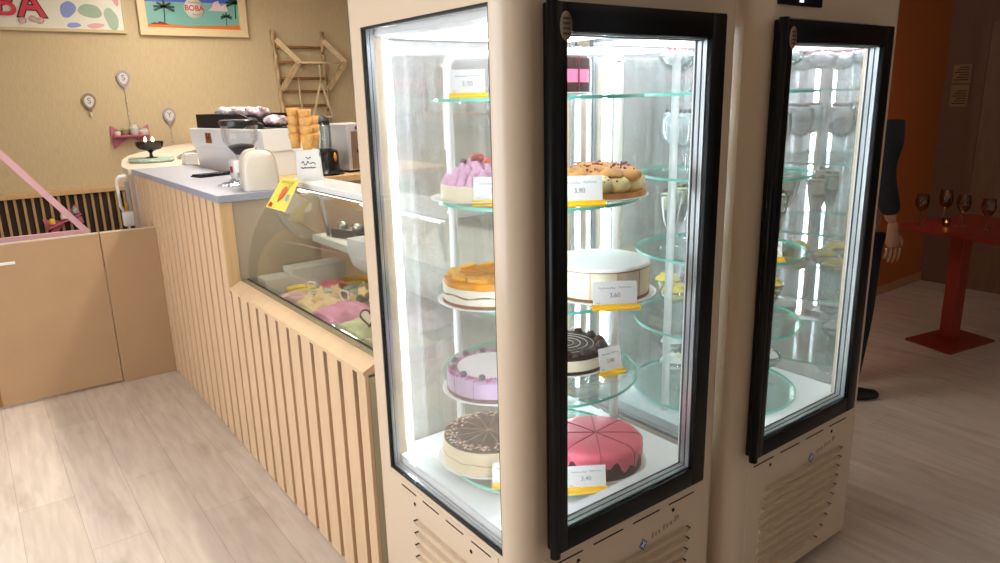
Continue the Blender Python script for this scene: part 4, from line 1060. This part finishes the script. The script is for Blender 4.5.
# sign banner
t = thing('sign_banner', 'white sign with red cartoon letters and pastel blobs on the back wall', 'sign', (.5, 7.97, 2.28))
b = NB(); box(b, -.9, 1.485, 7.965, 7.985, 2.31, 2.95-.16); bn = P('board', b, mat('banner_white', (222, 218, 204), .35), t, True)
b = NB(); box(b, -.92, 1.505, 7.955, 7.99, 2.285, 2.312); box(b, 1.485, 1.505, 7.955, 7.99, 2.312, 2.79); P('border_strip', b, mat('banner_border', (204, 184, 140), .5), t, True)
redl = mat('letter_red', (206, 44, 70), .5); blk = mat('outline_black', (30, 26, 28), .6)
T = lambda x, z, y: Matrix.Translation((x, y, z)) @ Matrix.Rotation(R(90), 4, 'X')
for ch, x, z, sx in (('B', .55, 2.50, .30), ('A', .745, 2.50, .31)):
    b = textbm(ch, sx, .0015, .014, T(x, z, 7.9615)); P('letter_outline', b, blk, t, True)
    b = textbm(ch, sx, .002, .004, T(x, z, 7.9575)); P('letter', b, redl, t, True)
for x, z in ((.665, 2.37), (.80, 2.375), (.745, 2.39)):
    b = NB(); tube(b, [(x+.028*math.cos(a), 7.958, z+.024*math.sin(a)) for a in [2*PI*k/16 for k in range(16)]], .006, 6, closed=True); ball(b, (x, 7.962, z), .02, 1, .15, .9); P('cartoon_shoe', b, mat('shoe_pinkwhite', (214, 180, 176), .5), t, True)
def blob(x, z, rx, rz, colr, ph, y=7.9645):
    b = NB(); n = 28
    pts = [(x+rx*math.cos(2*PI*k/n)*(1+.16*math.sin(2*2*PI*k/n+ph)+.1*math.sin(3*2*PI*k/n+ph*2)), z+rz*math.sin(2*PI*k/n)*(1+.16*math.sin(2*2*PI*k/n+ph))) for k in range(n)]
    prism(b, pts, y-.001, y, 'y'); P('colour_blob', b, mat('blob%d' % int(x*100), colr, .4), t, True)
blob(1.03, 2.48, .06, .075, (126, 140, 200), .5); blob(1.215, 2.475, .085, .07, (150, 172, 146), 2.); blob(1.385, 2.41, .058, .095, (154, 176, 150), 3.4)
blob(1.06, 2.345, .05, .026, (140, 148, 206), 1.); blob(1.24, 2.345, .07, .024, (216, 160, 156), 0.); blob(.96, 2.66, .08, .06, (162, 184, 150), 1.6); blob(1.44, 2.60, .025, .075, (214, 150, 150), 2.6)

# framed beach picture
t = thing('framed_beach_picture', 'picture of a beach with palms in a pale frame on the back wall', 'picture', (2.14, 7.97, 2.27))
fx0, fx1, fz0, fz1 = 1.62, 2.67, 2.275, 2.82
b = NB(); w = .075
box(b, fx0, fx1, 7.945, 7.99, fz0, fz0+w, .004); box(b, fx0, fx0+w, 7.945, 7.99, fz0+w, fz1, .004); box(b, fx1-w, fx1, 7.945, 7.99, fz0+w, fz1, .004); box(b, fx0+w, fx1-w, 7.945, 7.99, fz1-.03, fz1)
P('picture_frame', b, mat('frame_cream', (222, 200, 158), .45), t, True)
x0, x1 = fx0+w, fx1-w
def layer(nm, pts, colr, y, kind=None):
    b = NB(); prism(b, pts, y, y+.0008, 'y'); P(nm, b, mat('pic_'+nm, colr, .3), t, True)
layer('sky', [(x0, 2.56), (x1, 2.56), (x1, 2.79), (x0, 2.79)], (74, 96, 196), 7.980)
layer('lagoon', [(x0, fz0+w), (x1, fz0+w), (x1, 2.61), (x0, 2.59)], (120, 176, 168), 7.978)
layer('sand', [(x0, fz0+w), (x1, fz0+w), (x1, 2.40), (2.35, 2.385), (2.1, 2.372), (1.9, 2.385), (1.75, 2.39), (x0, 2.38)], (214, 122, 50), 7.976)
layer('rocks', [(1.72, 2.38), (1.9, 2.38), (1.86, 2.40), (1.81, 2.41), (1.79, 2.395), (1.76, 2.40)], (140, 50, 30), 7.9745)
layer('cloud', [(2.29, 2.53), (2.49, 2.53), (2.47, 2.60), (2.42, 2.58), (2.40, 2.63), (2.35, 2.61), (2.33, 2.56)], (224, 196, 206), 7.976)
def palm(nm, x, z0, h, s):
    b = NB(); bar(b, (x, 7.9735, z0), (x+.01*s, 7.9735, z0+h), .012*s, .001)
    for a in (15, 50, 90, 130, 165, 200, -20):
        a = R(a); q = (x+.01*s+.10*s*math.cos(a), 7.9735, z0+h+.06*s*math.sin(a)-.02*s*abs(math.cos(a)))
        bar(b, (x+.01*s, 7.9735, z0+h), q, .022*s, .0012)
    P('printed_palm', b, mat('pic_palm', (30, 70, 52), .4), t, True)
palm('p', 1.86, 2.40, .15, 1.); palm('p', 2.46, 2.39, .09, .6); palm('p', 2.56, 2.46, .16, .95)
b = NB(); lathe(b, [(0, 0), (.098, 0), (.098, .0012), (0, .0015)], seg=36); xf(b, Matrix.Translation((2.155, 7.9735, 2.545)) @ Matrix.Rotation(R(90), 4, 'X')); lg = P('round_logo', b, mat('logo_pale', (206, 216, 206), .4), t, True)
b = textbm('BOBA', .072, .0006, .0015, T(2.155, 2.545, 7.9708)); P('logo_letters', b, mat('logo_red', (206, 50, 60), .4), t, True)
b = NB(); squig(b, 2.10, 2.21, 2.60, .008, 10, 7.971, .006); squig(b, 2.13, 2.21, 2.485, .007, 8, 7.971, .007); P('logo_script', b, mat('logo_pinkline', (210, 110, 130), .4), t, True)
# flat balloon ornaments
def balloon(x, z, label, rim, tail=.0, letter='S'):
    t = thing('wall_balloon', label, 'balloon ornament', (x, 7.985, z))
    prof_ = [(.062*math.sin(a)*(1-.22*(math.cos(a) < 0)*abs(math.cos(a))), .072*math.cos(a) if math.cos(a) > 0 else .088*math.cos(a)) for a in [2*PI*k/36 for k in range(36)]]
    b = NB(); prism(b, prof_, -.012, .012, 'y'); bmesh.ops.bevel(b, geom=[e for e in b.edges if abs(e.verts[0].co.y-e.verts[1].co.y) < .001], offset=.006, segments=2, affect='EDGES'); P('balloon_body', b, rim, t)
    b = NB(); prism(b, [(u*.66, v*.66) for u, v in prof_], -.0145, -.012, 'y'); fc = P('balloon_face', b, mat('balloon_white', (216, 212, 206), .4), t)
    b = textbm(letter, .075, .0006, .001, Matrix.Translation((0, -.0155, 0)) @ Matrix.Rotation(R(90), 4, 'X')); P('face_letter', b, mat('letter_grey', (140, 138, 146), .5), fc)
    b = NB(); prism(b, [(0, -.082), (.014, -.104), (-.014, -.104)], -.006, .006, 'y'); P('knot', b, rim, t)
    if tail:
        b = NB(); tube(b, [(.004*math.sin(k*2), 0, -.10-tail*k/8) for k in range(9)], .003, 6)
        for q in (.35, .7): ball(b, (0, -.003, -.10-tail*q), .011, 1, .5, 1.2)
        P('string', b, mat('string_pale', (206, 196, 180), .6), t)
lil = mat('balloon_lilac', (168, 158, 168), .4); lilb = mat('balloon_taupe', (150, 128, 104), .45)
balloon(1.086, 1.662, 'taupe rimmed balloon ornament, leftmost of three on the tan wall', lilb, .05, 'S')
balloon(1.41, 1.872, 'lilac rimmed balloon ornament, highest of three on the tan wall', lil, .34, 'S')
balloon(1.785, 1.508, 'lilac rimmed balloon ornament, lowest of three above the candles', lil, .22, 'Y')
# bow shelf with small jars
bowp = mat('bow_pink', (196, 106, 136), .6); 
def bow_shelf(x, z, s, tilt, label, y=7.985):
    t = thing('bow_shelf', label, 'bow shelf', (x, y, z)); t.rotation_euler = (0, tilt, 0)
    b = NB(); box(b, -.16*s, .16*s, -.10, 0, -.012, .004, .003, 1); P('shelf_board', b, mat('board_pink', (190, 92, 130), .5), t)
    b = NB()
    for q in (-1, 1):
        prism(b, [(0, -.01), (q*.17*s, .10*s), (q*.175*s, -.03*s)], -.012, -.003, 'y')
        prism(b, [(q*.01, -.02), (q*.15*s, -.115*s), (q*.165*s, -.045*s)], -.012, -.004, 'y')
    P('ribbon_bow', b, bowp, t)
    return t
bow_shelf(1.40, 1.325, 1., 0, 'pink bow shaped wall shelf holding small jars below the balloons')
bow_shelf(.70, .57, .9, R(-22), 'tilted pink bow ornament against the dark grille behind the pink brace', 7.90)
cerm = [mat('jar_ivory', (226, 216, 200), .4), mat('jar_olive', (150, 128, 92), .5), mat('jar_grey', (196, 196, 190), .4)]
for i, (dx, r0, h, lab) in enumerate(((-.12, .03, .05, 'small ivory jar at the left of the pink bow shelf'), (-.055, .032, .075, 'small olive jar second from left on the pink bow shelf'), (.03, .042, .10, 'tallest grey-white jar in the middle of the pink bow shelf'), (.115, .048, .06, 'wide white jar at the right of the pink bow shelf'))):
    t = thing('small_jar', lab, 'jar', (1.40+dx, 7.93, 1.3295))
    b = NB(); lathe(b, [(0, 0), (r0*.8, 0), (r0, h*.25), (r0, h*.65), (r0*.7, h*.8), (0, h*.8)], seg=20); P('jar_body', b, cerm[(0, 1, 2, 0)[i]], t, smooth=SM)
    b = NB(); lathe(b, [(0, h*.8), (r0*.75, h*.8), (r0*.72, h), (0, h)], seg=20); P('jar_lid', b, cerm[(1, 2, 0, 2)[i]], t, smooth=SM)
for i, (dx, dz_, c_, lab) in enumerate(((-.10, -.005, (232, 190, 60), 'small yellow trinket on the tilted pink bow by the grille'), (.0, .03, (222, 216, 204), 'small white trinket on the tilted pink bow by the grille'), (.10, .075, (150, 156, 150), 'small grey trinket at the raised end of the tilted pink bow'))):
    b = NB(); lathe(b, [(0, 0), (.026, 0), (.03, .02), (.022, .045), (.012, .055), (0, .056)], seg=16); o = P('trinket', b, mat('trinket%d' % i, c_, .4), smooth=SM); o.location = (.70+dx, 7.85, .578+dx*.40+.008); tag(o, lab, 'trinket')

# wooden ladder rack on the wall
branch = mat('bark_wood', (186, 160, 122), .8, noise=.3, nscale=25, bump=.5, stretch=(1, 1, .4)); rung = mat('rung_wood', (150, 106, 56), .7, noise=.2, nscale=12); palest = mat('peeled_wood', (212, 190, 152), .7, noise=.1, nscale=20)
t = thing('branch_ladder_rack', 'rustic branch ladder rack hanging on the back wall', 'rack', (3.2, 7.95, 1.4))
def wavy(a, c, n=12, amp=.012):
    a, c = Vector(a), Vector(c); rn = random.Random(int(a.x*100)); return [a+(c-a)*i/n+Vector((rn.uniform(-amp, amp), 0, 0)) for i in range(n+1)]
for x0_, x1_ in ((2.93, 2.97), (3.485, 3.50)):
    b = NB(); tube(b, wavy((x0_, 7.96, 2.36), (x1_, 7.96, 1.30)), .026, 8); P('side_branch', b, branch, t, True)
for k, z in enumerate((2.19, 2.03, 1.86, 1.72, 1.565, 1.42)):
    b = NB(); tube(b, [(2.95, 7.955, z), (3.49, 7.955, z-.004)], .015, 8); P('rung', b, rung, t, True)
for x, s in ((2.95, 1), (3.49, 1)):
    b = NB(); bar(b, (x, 7.93, 2.26), (x+.19, 7.80, 2.02), .055, .03); P('chevron_arm', b, palest, t, True)
    b = NB(); bar(b, (x+.19, 7.80, 2.03), (x+.02, 7.93, 1.74), .055, .03); P('chevron_arm', b, branch, t, True)
b = NB(); tube(b, [(3.12, 7.80, 2.02), (3.68, 7.80, 2.02)], .013, 8); P('front_rod', b, palest, t, True)
b = NB(); tube(b, wavy((3.15, 7.90, 1.86), (3.18, 7.90, 1.30), 6, .004), .012, 8); P('hanging_stick', b, palest, t, True)
t = thing('triangle_hanger', 'pale wooden triangle hanging from the branch rack', 'hanger', (3.36, 7.78, 1.42))
b = NB(); bar(b, (3.36, 7.78, 1.82), (3.24, 7.78, 1.44), .02, .016); bar(b, (3.36, 7.78, 1.82), (3.47, 7.78, 1.44), .02, .016); bar(b, (3.23, 7.78, 1.435), (3.48, 7.78, 1.435), .02, .016); P('triangle', b, palest, t, True)
b = NB(); tube(b, [(3.36, 7.78, 1.82), (3.365, 7.785, 1.92), (3.365, 7.80, 2.005)], .008, 8); P('loop', b, palest, t, True)

# ------------------------------------------------------------------ staff side seen through the glass: steel workbench, bottles
t = thing('steel_workbench', 'steel workbench along the grey partition behind the fridge', 'workbench', (3.5, 5.2, 0))
b = NB(); box(b, 3.2, 3.84, 3.4, 7.4, .86, .90, .004, 1); P('bench_top', b, steel, t, True)
b = NB(); box(b, 3.22, 3.82, 3.45, 7.35, .45, .47); P('under_shelf', b, steel, t, True)
for x in (3.24, 3.80):
    for y in (3.46, 5.4, 7.34):
        b = NB(); box(b, x-.02, x+.02, y-.02, y+.02, 0, .86); P('leg', b, steel, t, True)
t = thing('wall_shelf', 'long dark wooden shelf on the grey partition above the workbench', 'shelf', (3.75, 5.2, 1.45))
b = NB(); box(b, 3.58, 3.849, 3.6, 7.2, 1.45, 1.48); P('shelf_board', b, rung, t, True)
b = NB()
for y in (4., 5.4, 6.8): box(b, 3.70, 3.849, y, y+.02, 1.36, 1.45)
P('shelf_support', b, steel, t, True)
for i in range(9):
    y = 3.85+i*.38
    c_ = [(70, 62, 52), (206, 196, 160), (120, 76, 50), (214, 208, 200)][i % 4]
    nm = ['brown', 'straw', 'russet', 'white'][i % 4]
    t = thing('syrup_bottle', '%s syrup bottle on the dark wall shelf behind the fridge' % nm, 'bottle', (3.70, y, 1.4805), 0, '%s bottles on the wall shelf' % nm)
    b = NB(); lathe(b, [(0, 0), (.038, 0), (.04, .01), (.04, .17), (.015, .22), (.014, .26), (0, .26)], seg=18); P('bottle_body', b, MATS.get('syr'+nm) or mat('syr'+nm, c_, .25), t, smooth=SM)
    b = NB(); lathe(b, [(0, .26), (.017, .26), (.017, .285), (0, .285)], seg=14); P('cap', b, rubber, t)

# ------------------------------------------------------------------ dim room on the right: table, glasses, notices, person
tabm = mat('red_table', (150, 52, 36), .4)
t = thing('red_pedestal_table', 'red square topped pedestal table in the dim orange room', 'table', (4.93, 1.80, 0))
b = NB(); prism(b, [(4.70, 2.09), (4.56, 1.46), (5.28, 1.30), (5.45, 1.95)], .728, .752, 'z'); P('table_top', b, tabm, t, True)
b = NB(); prism(b, [(4.74, 1.965), (4.66, 1.664), (5.12, 1.585), (5.20, 1.875)], 0, .014, 'z'); P('foot_plate', b, tabm, t, True)
b = NB(); box(b, -.042, .042, -.042, .042, .014, .728, .004); xf(b, Matrix.Translation((4.95, 1.79, 0)) @ Matrix.Rotation(R(-12), 4, 'Z')); P('pedestal', b, tabm, t, True)
glm = glass('wine_glass', (226, 214, 206), .08, .7)
gl = None
wpos = [(4.83, 2.0, 'wine glass at the left corner of the red table next to the person'), (5.12, 1.98, 'wine glass at the far edge of the red table'), (5.0, 1.93, 'wine glass standing third from the left on the red table'), (4.93, 1.80, 'wine glass in the middle of the red table'), (4.86, 1.64, 'large red-tinted wine glass near the front edge of the table'), (5.05, 1.60, 'wine glass at the right of the red table, behind the large one')]
for i, (x, y, lab) in enumerate(wpos):
    if gl is None:
        gl = thing('wine_glass', lab, 'wine glass', (x, y, .7525))
        b = NB(); lathe(b, [(.004, .085), (.02, .09), (.036, .115), (.040, .145), (.034, .19), (.0325, .19), (.038, .145), (.034, .117), (.018, .093)], seg=24); P('bowl', b, glm, gl)
        b = NB(); lathe(b, [(.036, 0), (.036, .002), (.008, .006), (.0035, .015), (.0035, .08), (.005, .087)], seg=20); P('stem_foot', b, glm, gl)
    else: dup(gl, (x, y, .7525), 0, lab)
for i, (x, y, lab) in enumerate(((4.86, 1.86, 'small lit tealight cup between the wine glasses, nearer the person'), (5.0, 1.45, 'small lit tealight cup at the right of the red table'))):
    t = thing('tealight', lab, 'tealight', (x, y, .7525))
    b = NB(); lathe(b, [(0, 0), (.02, 0), (.026, .045), (.024, .045), (.018, .004), (0, .004)], seg=18); P('cup', b, glm, t)
    b = NB(); lathe(b, [(0, 0), (.005, .004), (.006, .009), (0, .022)], (0, 0, .018), 10); P('flame', b, emis('tealight_flame', (255, 190, 110), 8), t)
for z0_, z1_, lab in ((1.62, 1.76, 'upper brown notice sheet on the dim wall by the door'), (1.44, 1.605, 'lower brown notice sheet on the dim wall by the door')):
    t = thing('notice_sheet', lab, 'notice', (6.395, 2.47, z0_))
    b = NB(); box(b, 6.392, 6.4, 2.41, 2.54, z0_, z1_); sh = P('sheet', b, mat('notice_paper', (150, 110, 70), .7), t, True)
    b = NB()
    for k in range(6): box(b, 6.3905, 6.3919, 2.425, 2.525-.015*(k % 3), z0_+.02+k*.019, z0_+.028+k*.019)
    P('notice_lines', b, mat('notice_ink', (60, 44, 30), .8), t, True)

def skin_bm(chains, sub=2):
    out = NB()
    for verts, edges, radii in chains:
        me = bpy.data.meshes.new('s'); me.from_pydata(verts, edges, []); o = bpy.data.objects.new('s', me); COL.objects.link(o)
        md = o.modifiers.new('k', 'SKIN'); md.use_smooth_shade = True
        sv = me.skin_vertices[0].data
        for i, r in enumerate(radii): sv[i].radius = r if isinstance(r, tuple) else (r, r)
        sv[0].use_root = True
        s = o.modifiers.new('d', 'SUBSURF'); s.levels = sub
        dg = bpy.context.evaluated_depsgraph_get(); m2 = bpy.data.meshes.new_from_object(o.evaluated_get(dg)); out.from_mesh(m2)
        bpy.data.meshes.remove(m2); bpy.data.objects.remove(o); bpy.data.meshes.remove(me)
    for f in out.faces: f.smooth = True
    return out
# person faces local +X, origin between the feet
per = thing('person', 'person in black top and dark trousers standing behind the rear fridge', 'person', (3.605, 1.815, 0), R(-32))
skinm = mat('skin', (168, 118, 90), .55); blackc = mat('black_cloth', (16, 15, 18), .85, noise=.2, nscale=40); jean = mat('dark_denim', (22, 24, 34), .85, noise=.2, nscale=60); shoe = mat('black_shoe', (14, 14, 15), .45)
hands = []
def hand(sy):
    w = Vector((.06, .238*sy, .93))
    ch = [([tuple(w+Vector((0, 0, .05))), tuple(w), tuple(w+Vector((.008, 0, -.05))), tuple(w+Vector((.014, 0, -.085)))], [(0, 1), (1, 2), (2, 3)], [(.026, .02), (.028, .018), (.042, .018), (.038, .014)])]
    for k, (dx, ln) in enumerate(((.034, .075), (.012, .085), (-.01, .078), (-.03, .06))):
        b0 = w+Vector((dx+.012, 0, -.08)); ch.append(([tuple(b0), tuple(b0+Vector((.005, -.006*sy, -ln*.5))), tuple(b0+Vector((.004, -.02*sy, -ln)))], [(0, 1), (1, 2)], [.0095, .009, .0075]))
    b0 = w+Vector((.03, 0, -.02)); ch.append(([tuple(b0), tuple(b0+Vector((.03, -.012*sy, -.03))), tuple(b0+Vector((.036, -.02*sy, -.06)))], [(0, 1), (1, 2)], [.012, .011, .009]))
    return ch
body = [([(0, 0, .95), (0, 0, 1.15), (0, 0, 1.36), (0, 0, 1.47), (.01, 0, 1.53), (.02, 0, 1.60), (.02, 0, 1.68)] + [(0, .17, 1.40), (-.01, .22, 1.18), (.055, .238, .97), (0, -.17, 1.40), (-.01, -.22, 1.18), (.055, -.238, .97), (.0, .09, .88), (.01, .10, .48), (-.02, .10, .09), (.0, -.09, .88), (.01, -.10, .48), (-.02, -.10, .09)],
         [(0, 1), (1, 2), (2, 3), (3, 4), (4, 5), (5, 6), (2, 7), (7, 8), (8, 9), (2, 10), (10, 11), (11, 12), (0, 13), (13, 14), (14, 15), (0, 16), (16, 17), (17, 18)],
         [(.12, .15), (.11, .13), (.12, .16), (.06, .07), (.052, .052), (.085, .075), (.08, .07), .055, .042, .027, .055, .042, .027, .08, .052, .035, .08, .052, .035])]
bm_ = skin_bm(body+hand(1)+hand(-1))
ball(bm_, (.118, 0, 1.615), .014, 1.2, .8, 1.3); ball(bm_, (.02, .082, 1.62), .02, .6, .4, 1.3); ball(bm_, (.02, -.082, 1.62), .02, .6, .4, 1.3)
bd = P('body', bm_, skinm, per)
eyem = mat('eye_dark', (40, 34, 30), .2)
for q in (-1, 1): b = NB(); ball(b, (.098, .03*q, 1.645), .009); P('eye', b, eyem, per)
b = NB(); ball(b, (.105, 0, 1.575), .018, .5, 1.2, .3); P('mouth', b, mat('lips', (160, 96, 86), .5), per)
b = NB(); ball(b, (-.005, 0, 1.69), .1, 1.02, .9, .85, 3); bmesh.ops.delete(b, geom=[v for v in b.verts if v.co.x > .06 and v.co.z < 1.69], context='VERTS'); P('hair', b, mat('dark_hair', (34, 26, 22), .6), per)
shirt = [([(0, 0, .93), (0, 0, 1.15), (0, 0, 1.36), (0, 0, 1.455), (0, .175, 1.40), (-.01, .225, 1.18), (.052, .239, 1.0), (0, -.175, 1.40), (-.01, -.225, 1.18), (.052, -.239, 1.0)],
          [(0, 1), (1, 2), (2, 3), (2, 4), (4, 5), (5, 6), (2, 7), (7, 8), (8, 9)], [(.15, .175), (.14, .165), (.15, .185), (.085, .09), .075, .06, .047, .075, .06, .047])]
P('black_top', skin_bm(shirt), blackc, per)
trou = [([(0, 0, .98), (0, .095, .86), (.012, .105, .48), (-.015, .105, .07), (0, -.095, .86), (.012, -.105, .48), (-.015, -.105, .07)], [(0, 1), (1, 2), (2, 3), (0, 4), (4, 5), (5, 6)], [(.14, .165), .105, .078, .062, .105, .078, .062])]
P('trousers', skin_bm(trou), jean, per)
for q in (-1, 1):
    b = skin_bm([([(-.07, .105*q, .045), (.0, .105*q, .05), (.09, .108*q, .035), (.17, .11*q, .028)], [(0, 1), (1, 2), (2, 3)], [(.036, .034), (.046, .045), (.045, .032), (.035, .024)])])
    mz = min(v.co.z for v in b.verts); shift(b, (0, 0, -mz+.001)); P('shoe', b, shoe, per)

# ------------------------------------------------------------------ lamps
lampm = emis('linear_lamp', (255, 246, 232), 54.)
fillm = emis('added_fill_lamp', (255, 236, 212), 9.)
proto = None
for i, y in enumerate((2.75, 4.1, 5.45, 6.8)):
    if proto is None:
        proto = thing('linear_ceiling_light', 'white linear light on the ceiling above the staff side', 'ceiling light', (1.75, y, CZ-.06), 0, 'linear ceiling lights over the counter')
        b = NB(); box(b, -.075, .075, -.62, .62, .012, .0595, .006); P('housing', b, white, proto)
        b = NB(); box(b, -.065, .065, -.6, .6, .004, .0115); P('diffuser', b, lampm, proto)
    else: dup(proto, (1.75, y, CZ-.06))
t = thing('linear_ceiling_light', 'added dim fill light on the ceiling in front of the cake fridges', 'ceiling light', (2.6, -1.0, CZ-.06))  # added fill lamp, out of view, to lift the fridge fronts
b = NB(); box(b, -.075, .075, -.62, .62, .012, .0595, .006); P('housing', b, white, t)
b = NB(); box(b, -.065, .065, -.6, .6, .004, .0115); P('diffuser', b, fillm, t)
def area(name, loc, rot, sx, sy, power, col, spread=None):
    l = bpy.data.lights.new(name, 'AREA'); l.shape = 'RECTANGLE'; l.size = sx; l.size_y = sy; l.energy = power; l.color = col
    if spread: l.spread = spread
    o = bpy.data.objects.new(name, l); COL.objects.link(o); o.location = loc; o.rotation_euler = rot; return o
# daylight coming in through the big left window
area('daylight_window', (-1.58, 2.1, 1.5), (0, R(-90), 0), 1.9, 2.7, 54, (.93, .96, 1.))
# warm downlights of the dim room
l = bpy.data.lights.new('orange_spot', 'SPOT'); l.energy = 12; l.color = (1., .42, .12); l.spot_size = R(95); l.spot_blend = .8; l.shadow_soft_size = .1
o = bpy.data.objects.new('orange_spot', l); COL.objects.link(o); o.location = (4.8, 1.7, 2.75); o.rotation_euler = Euler((R(38), 0, R(10)))
w = bpy.data.worlds.new('World'); sc.world = w; w.use_nodes = True
w.node_tree.nodes['Background'].inputs[0].default_value = (.8, .85, 1, 1); w.node_tree.nodes['Background'].inputs[1].default_value = .15

# ------------------------------------------------------------------ camera
f, pit, roll, yaw = 713.5, .2526, -.02533, .63818
cp, sp = math.cos(pit), math.sin(pit)
fw = Vector((math.sin(yaw)*cp, math.cos(yaw)*cp, -sp)); rt = Vector((math.cos(yaw), -math.sin(yaw), 0)); up = rt.cross(fw)
r2 = math.cos(roll)*rt+math.sin(roll)*up; u2 = -math.sin(roll)*rt+math.cos(roll)*up
cam = bpy.data.cameras.new('Camera'); co = bpy.data.objects.new('Camera', cam); COL.objects.link(co)
cam.sensor_fit = 'HORIZONTAL'; cam.sensor_width = 36; cam.lens = f/1000*36; cam.clip_start = .02
M = Matrix((( r2.x, u2.x, -fw.x, 0), (r2.y, u2.y, -fw.y, 0), (r2.z, u2.z, -fw.z, 1.6), (0, 0, 0, 1)))
co.matrix_world = M
sc.camera = co
sc.view_settings.view_transform = 'Standard'; sc.view_settings.look = 'None'; sc.view_settings.gamma = 1; sc.view_settings.exposure = 0
sc.view_settings.use_curve_mapping = False
sc.cycles.transparent_max_bounces = 48; sc.cycles.max_bounces = 10
sc.cycles.use_denoising = True
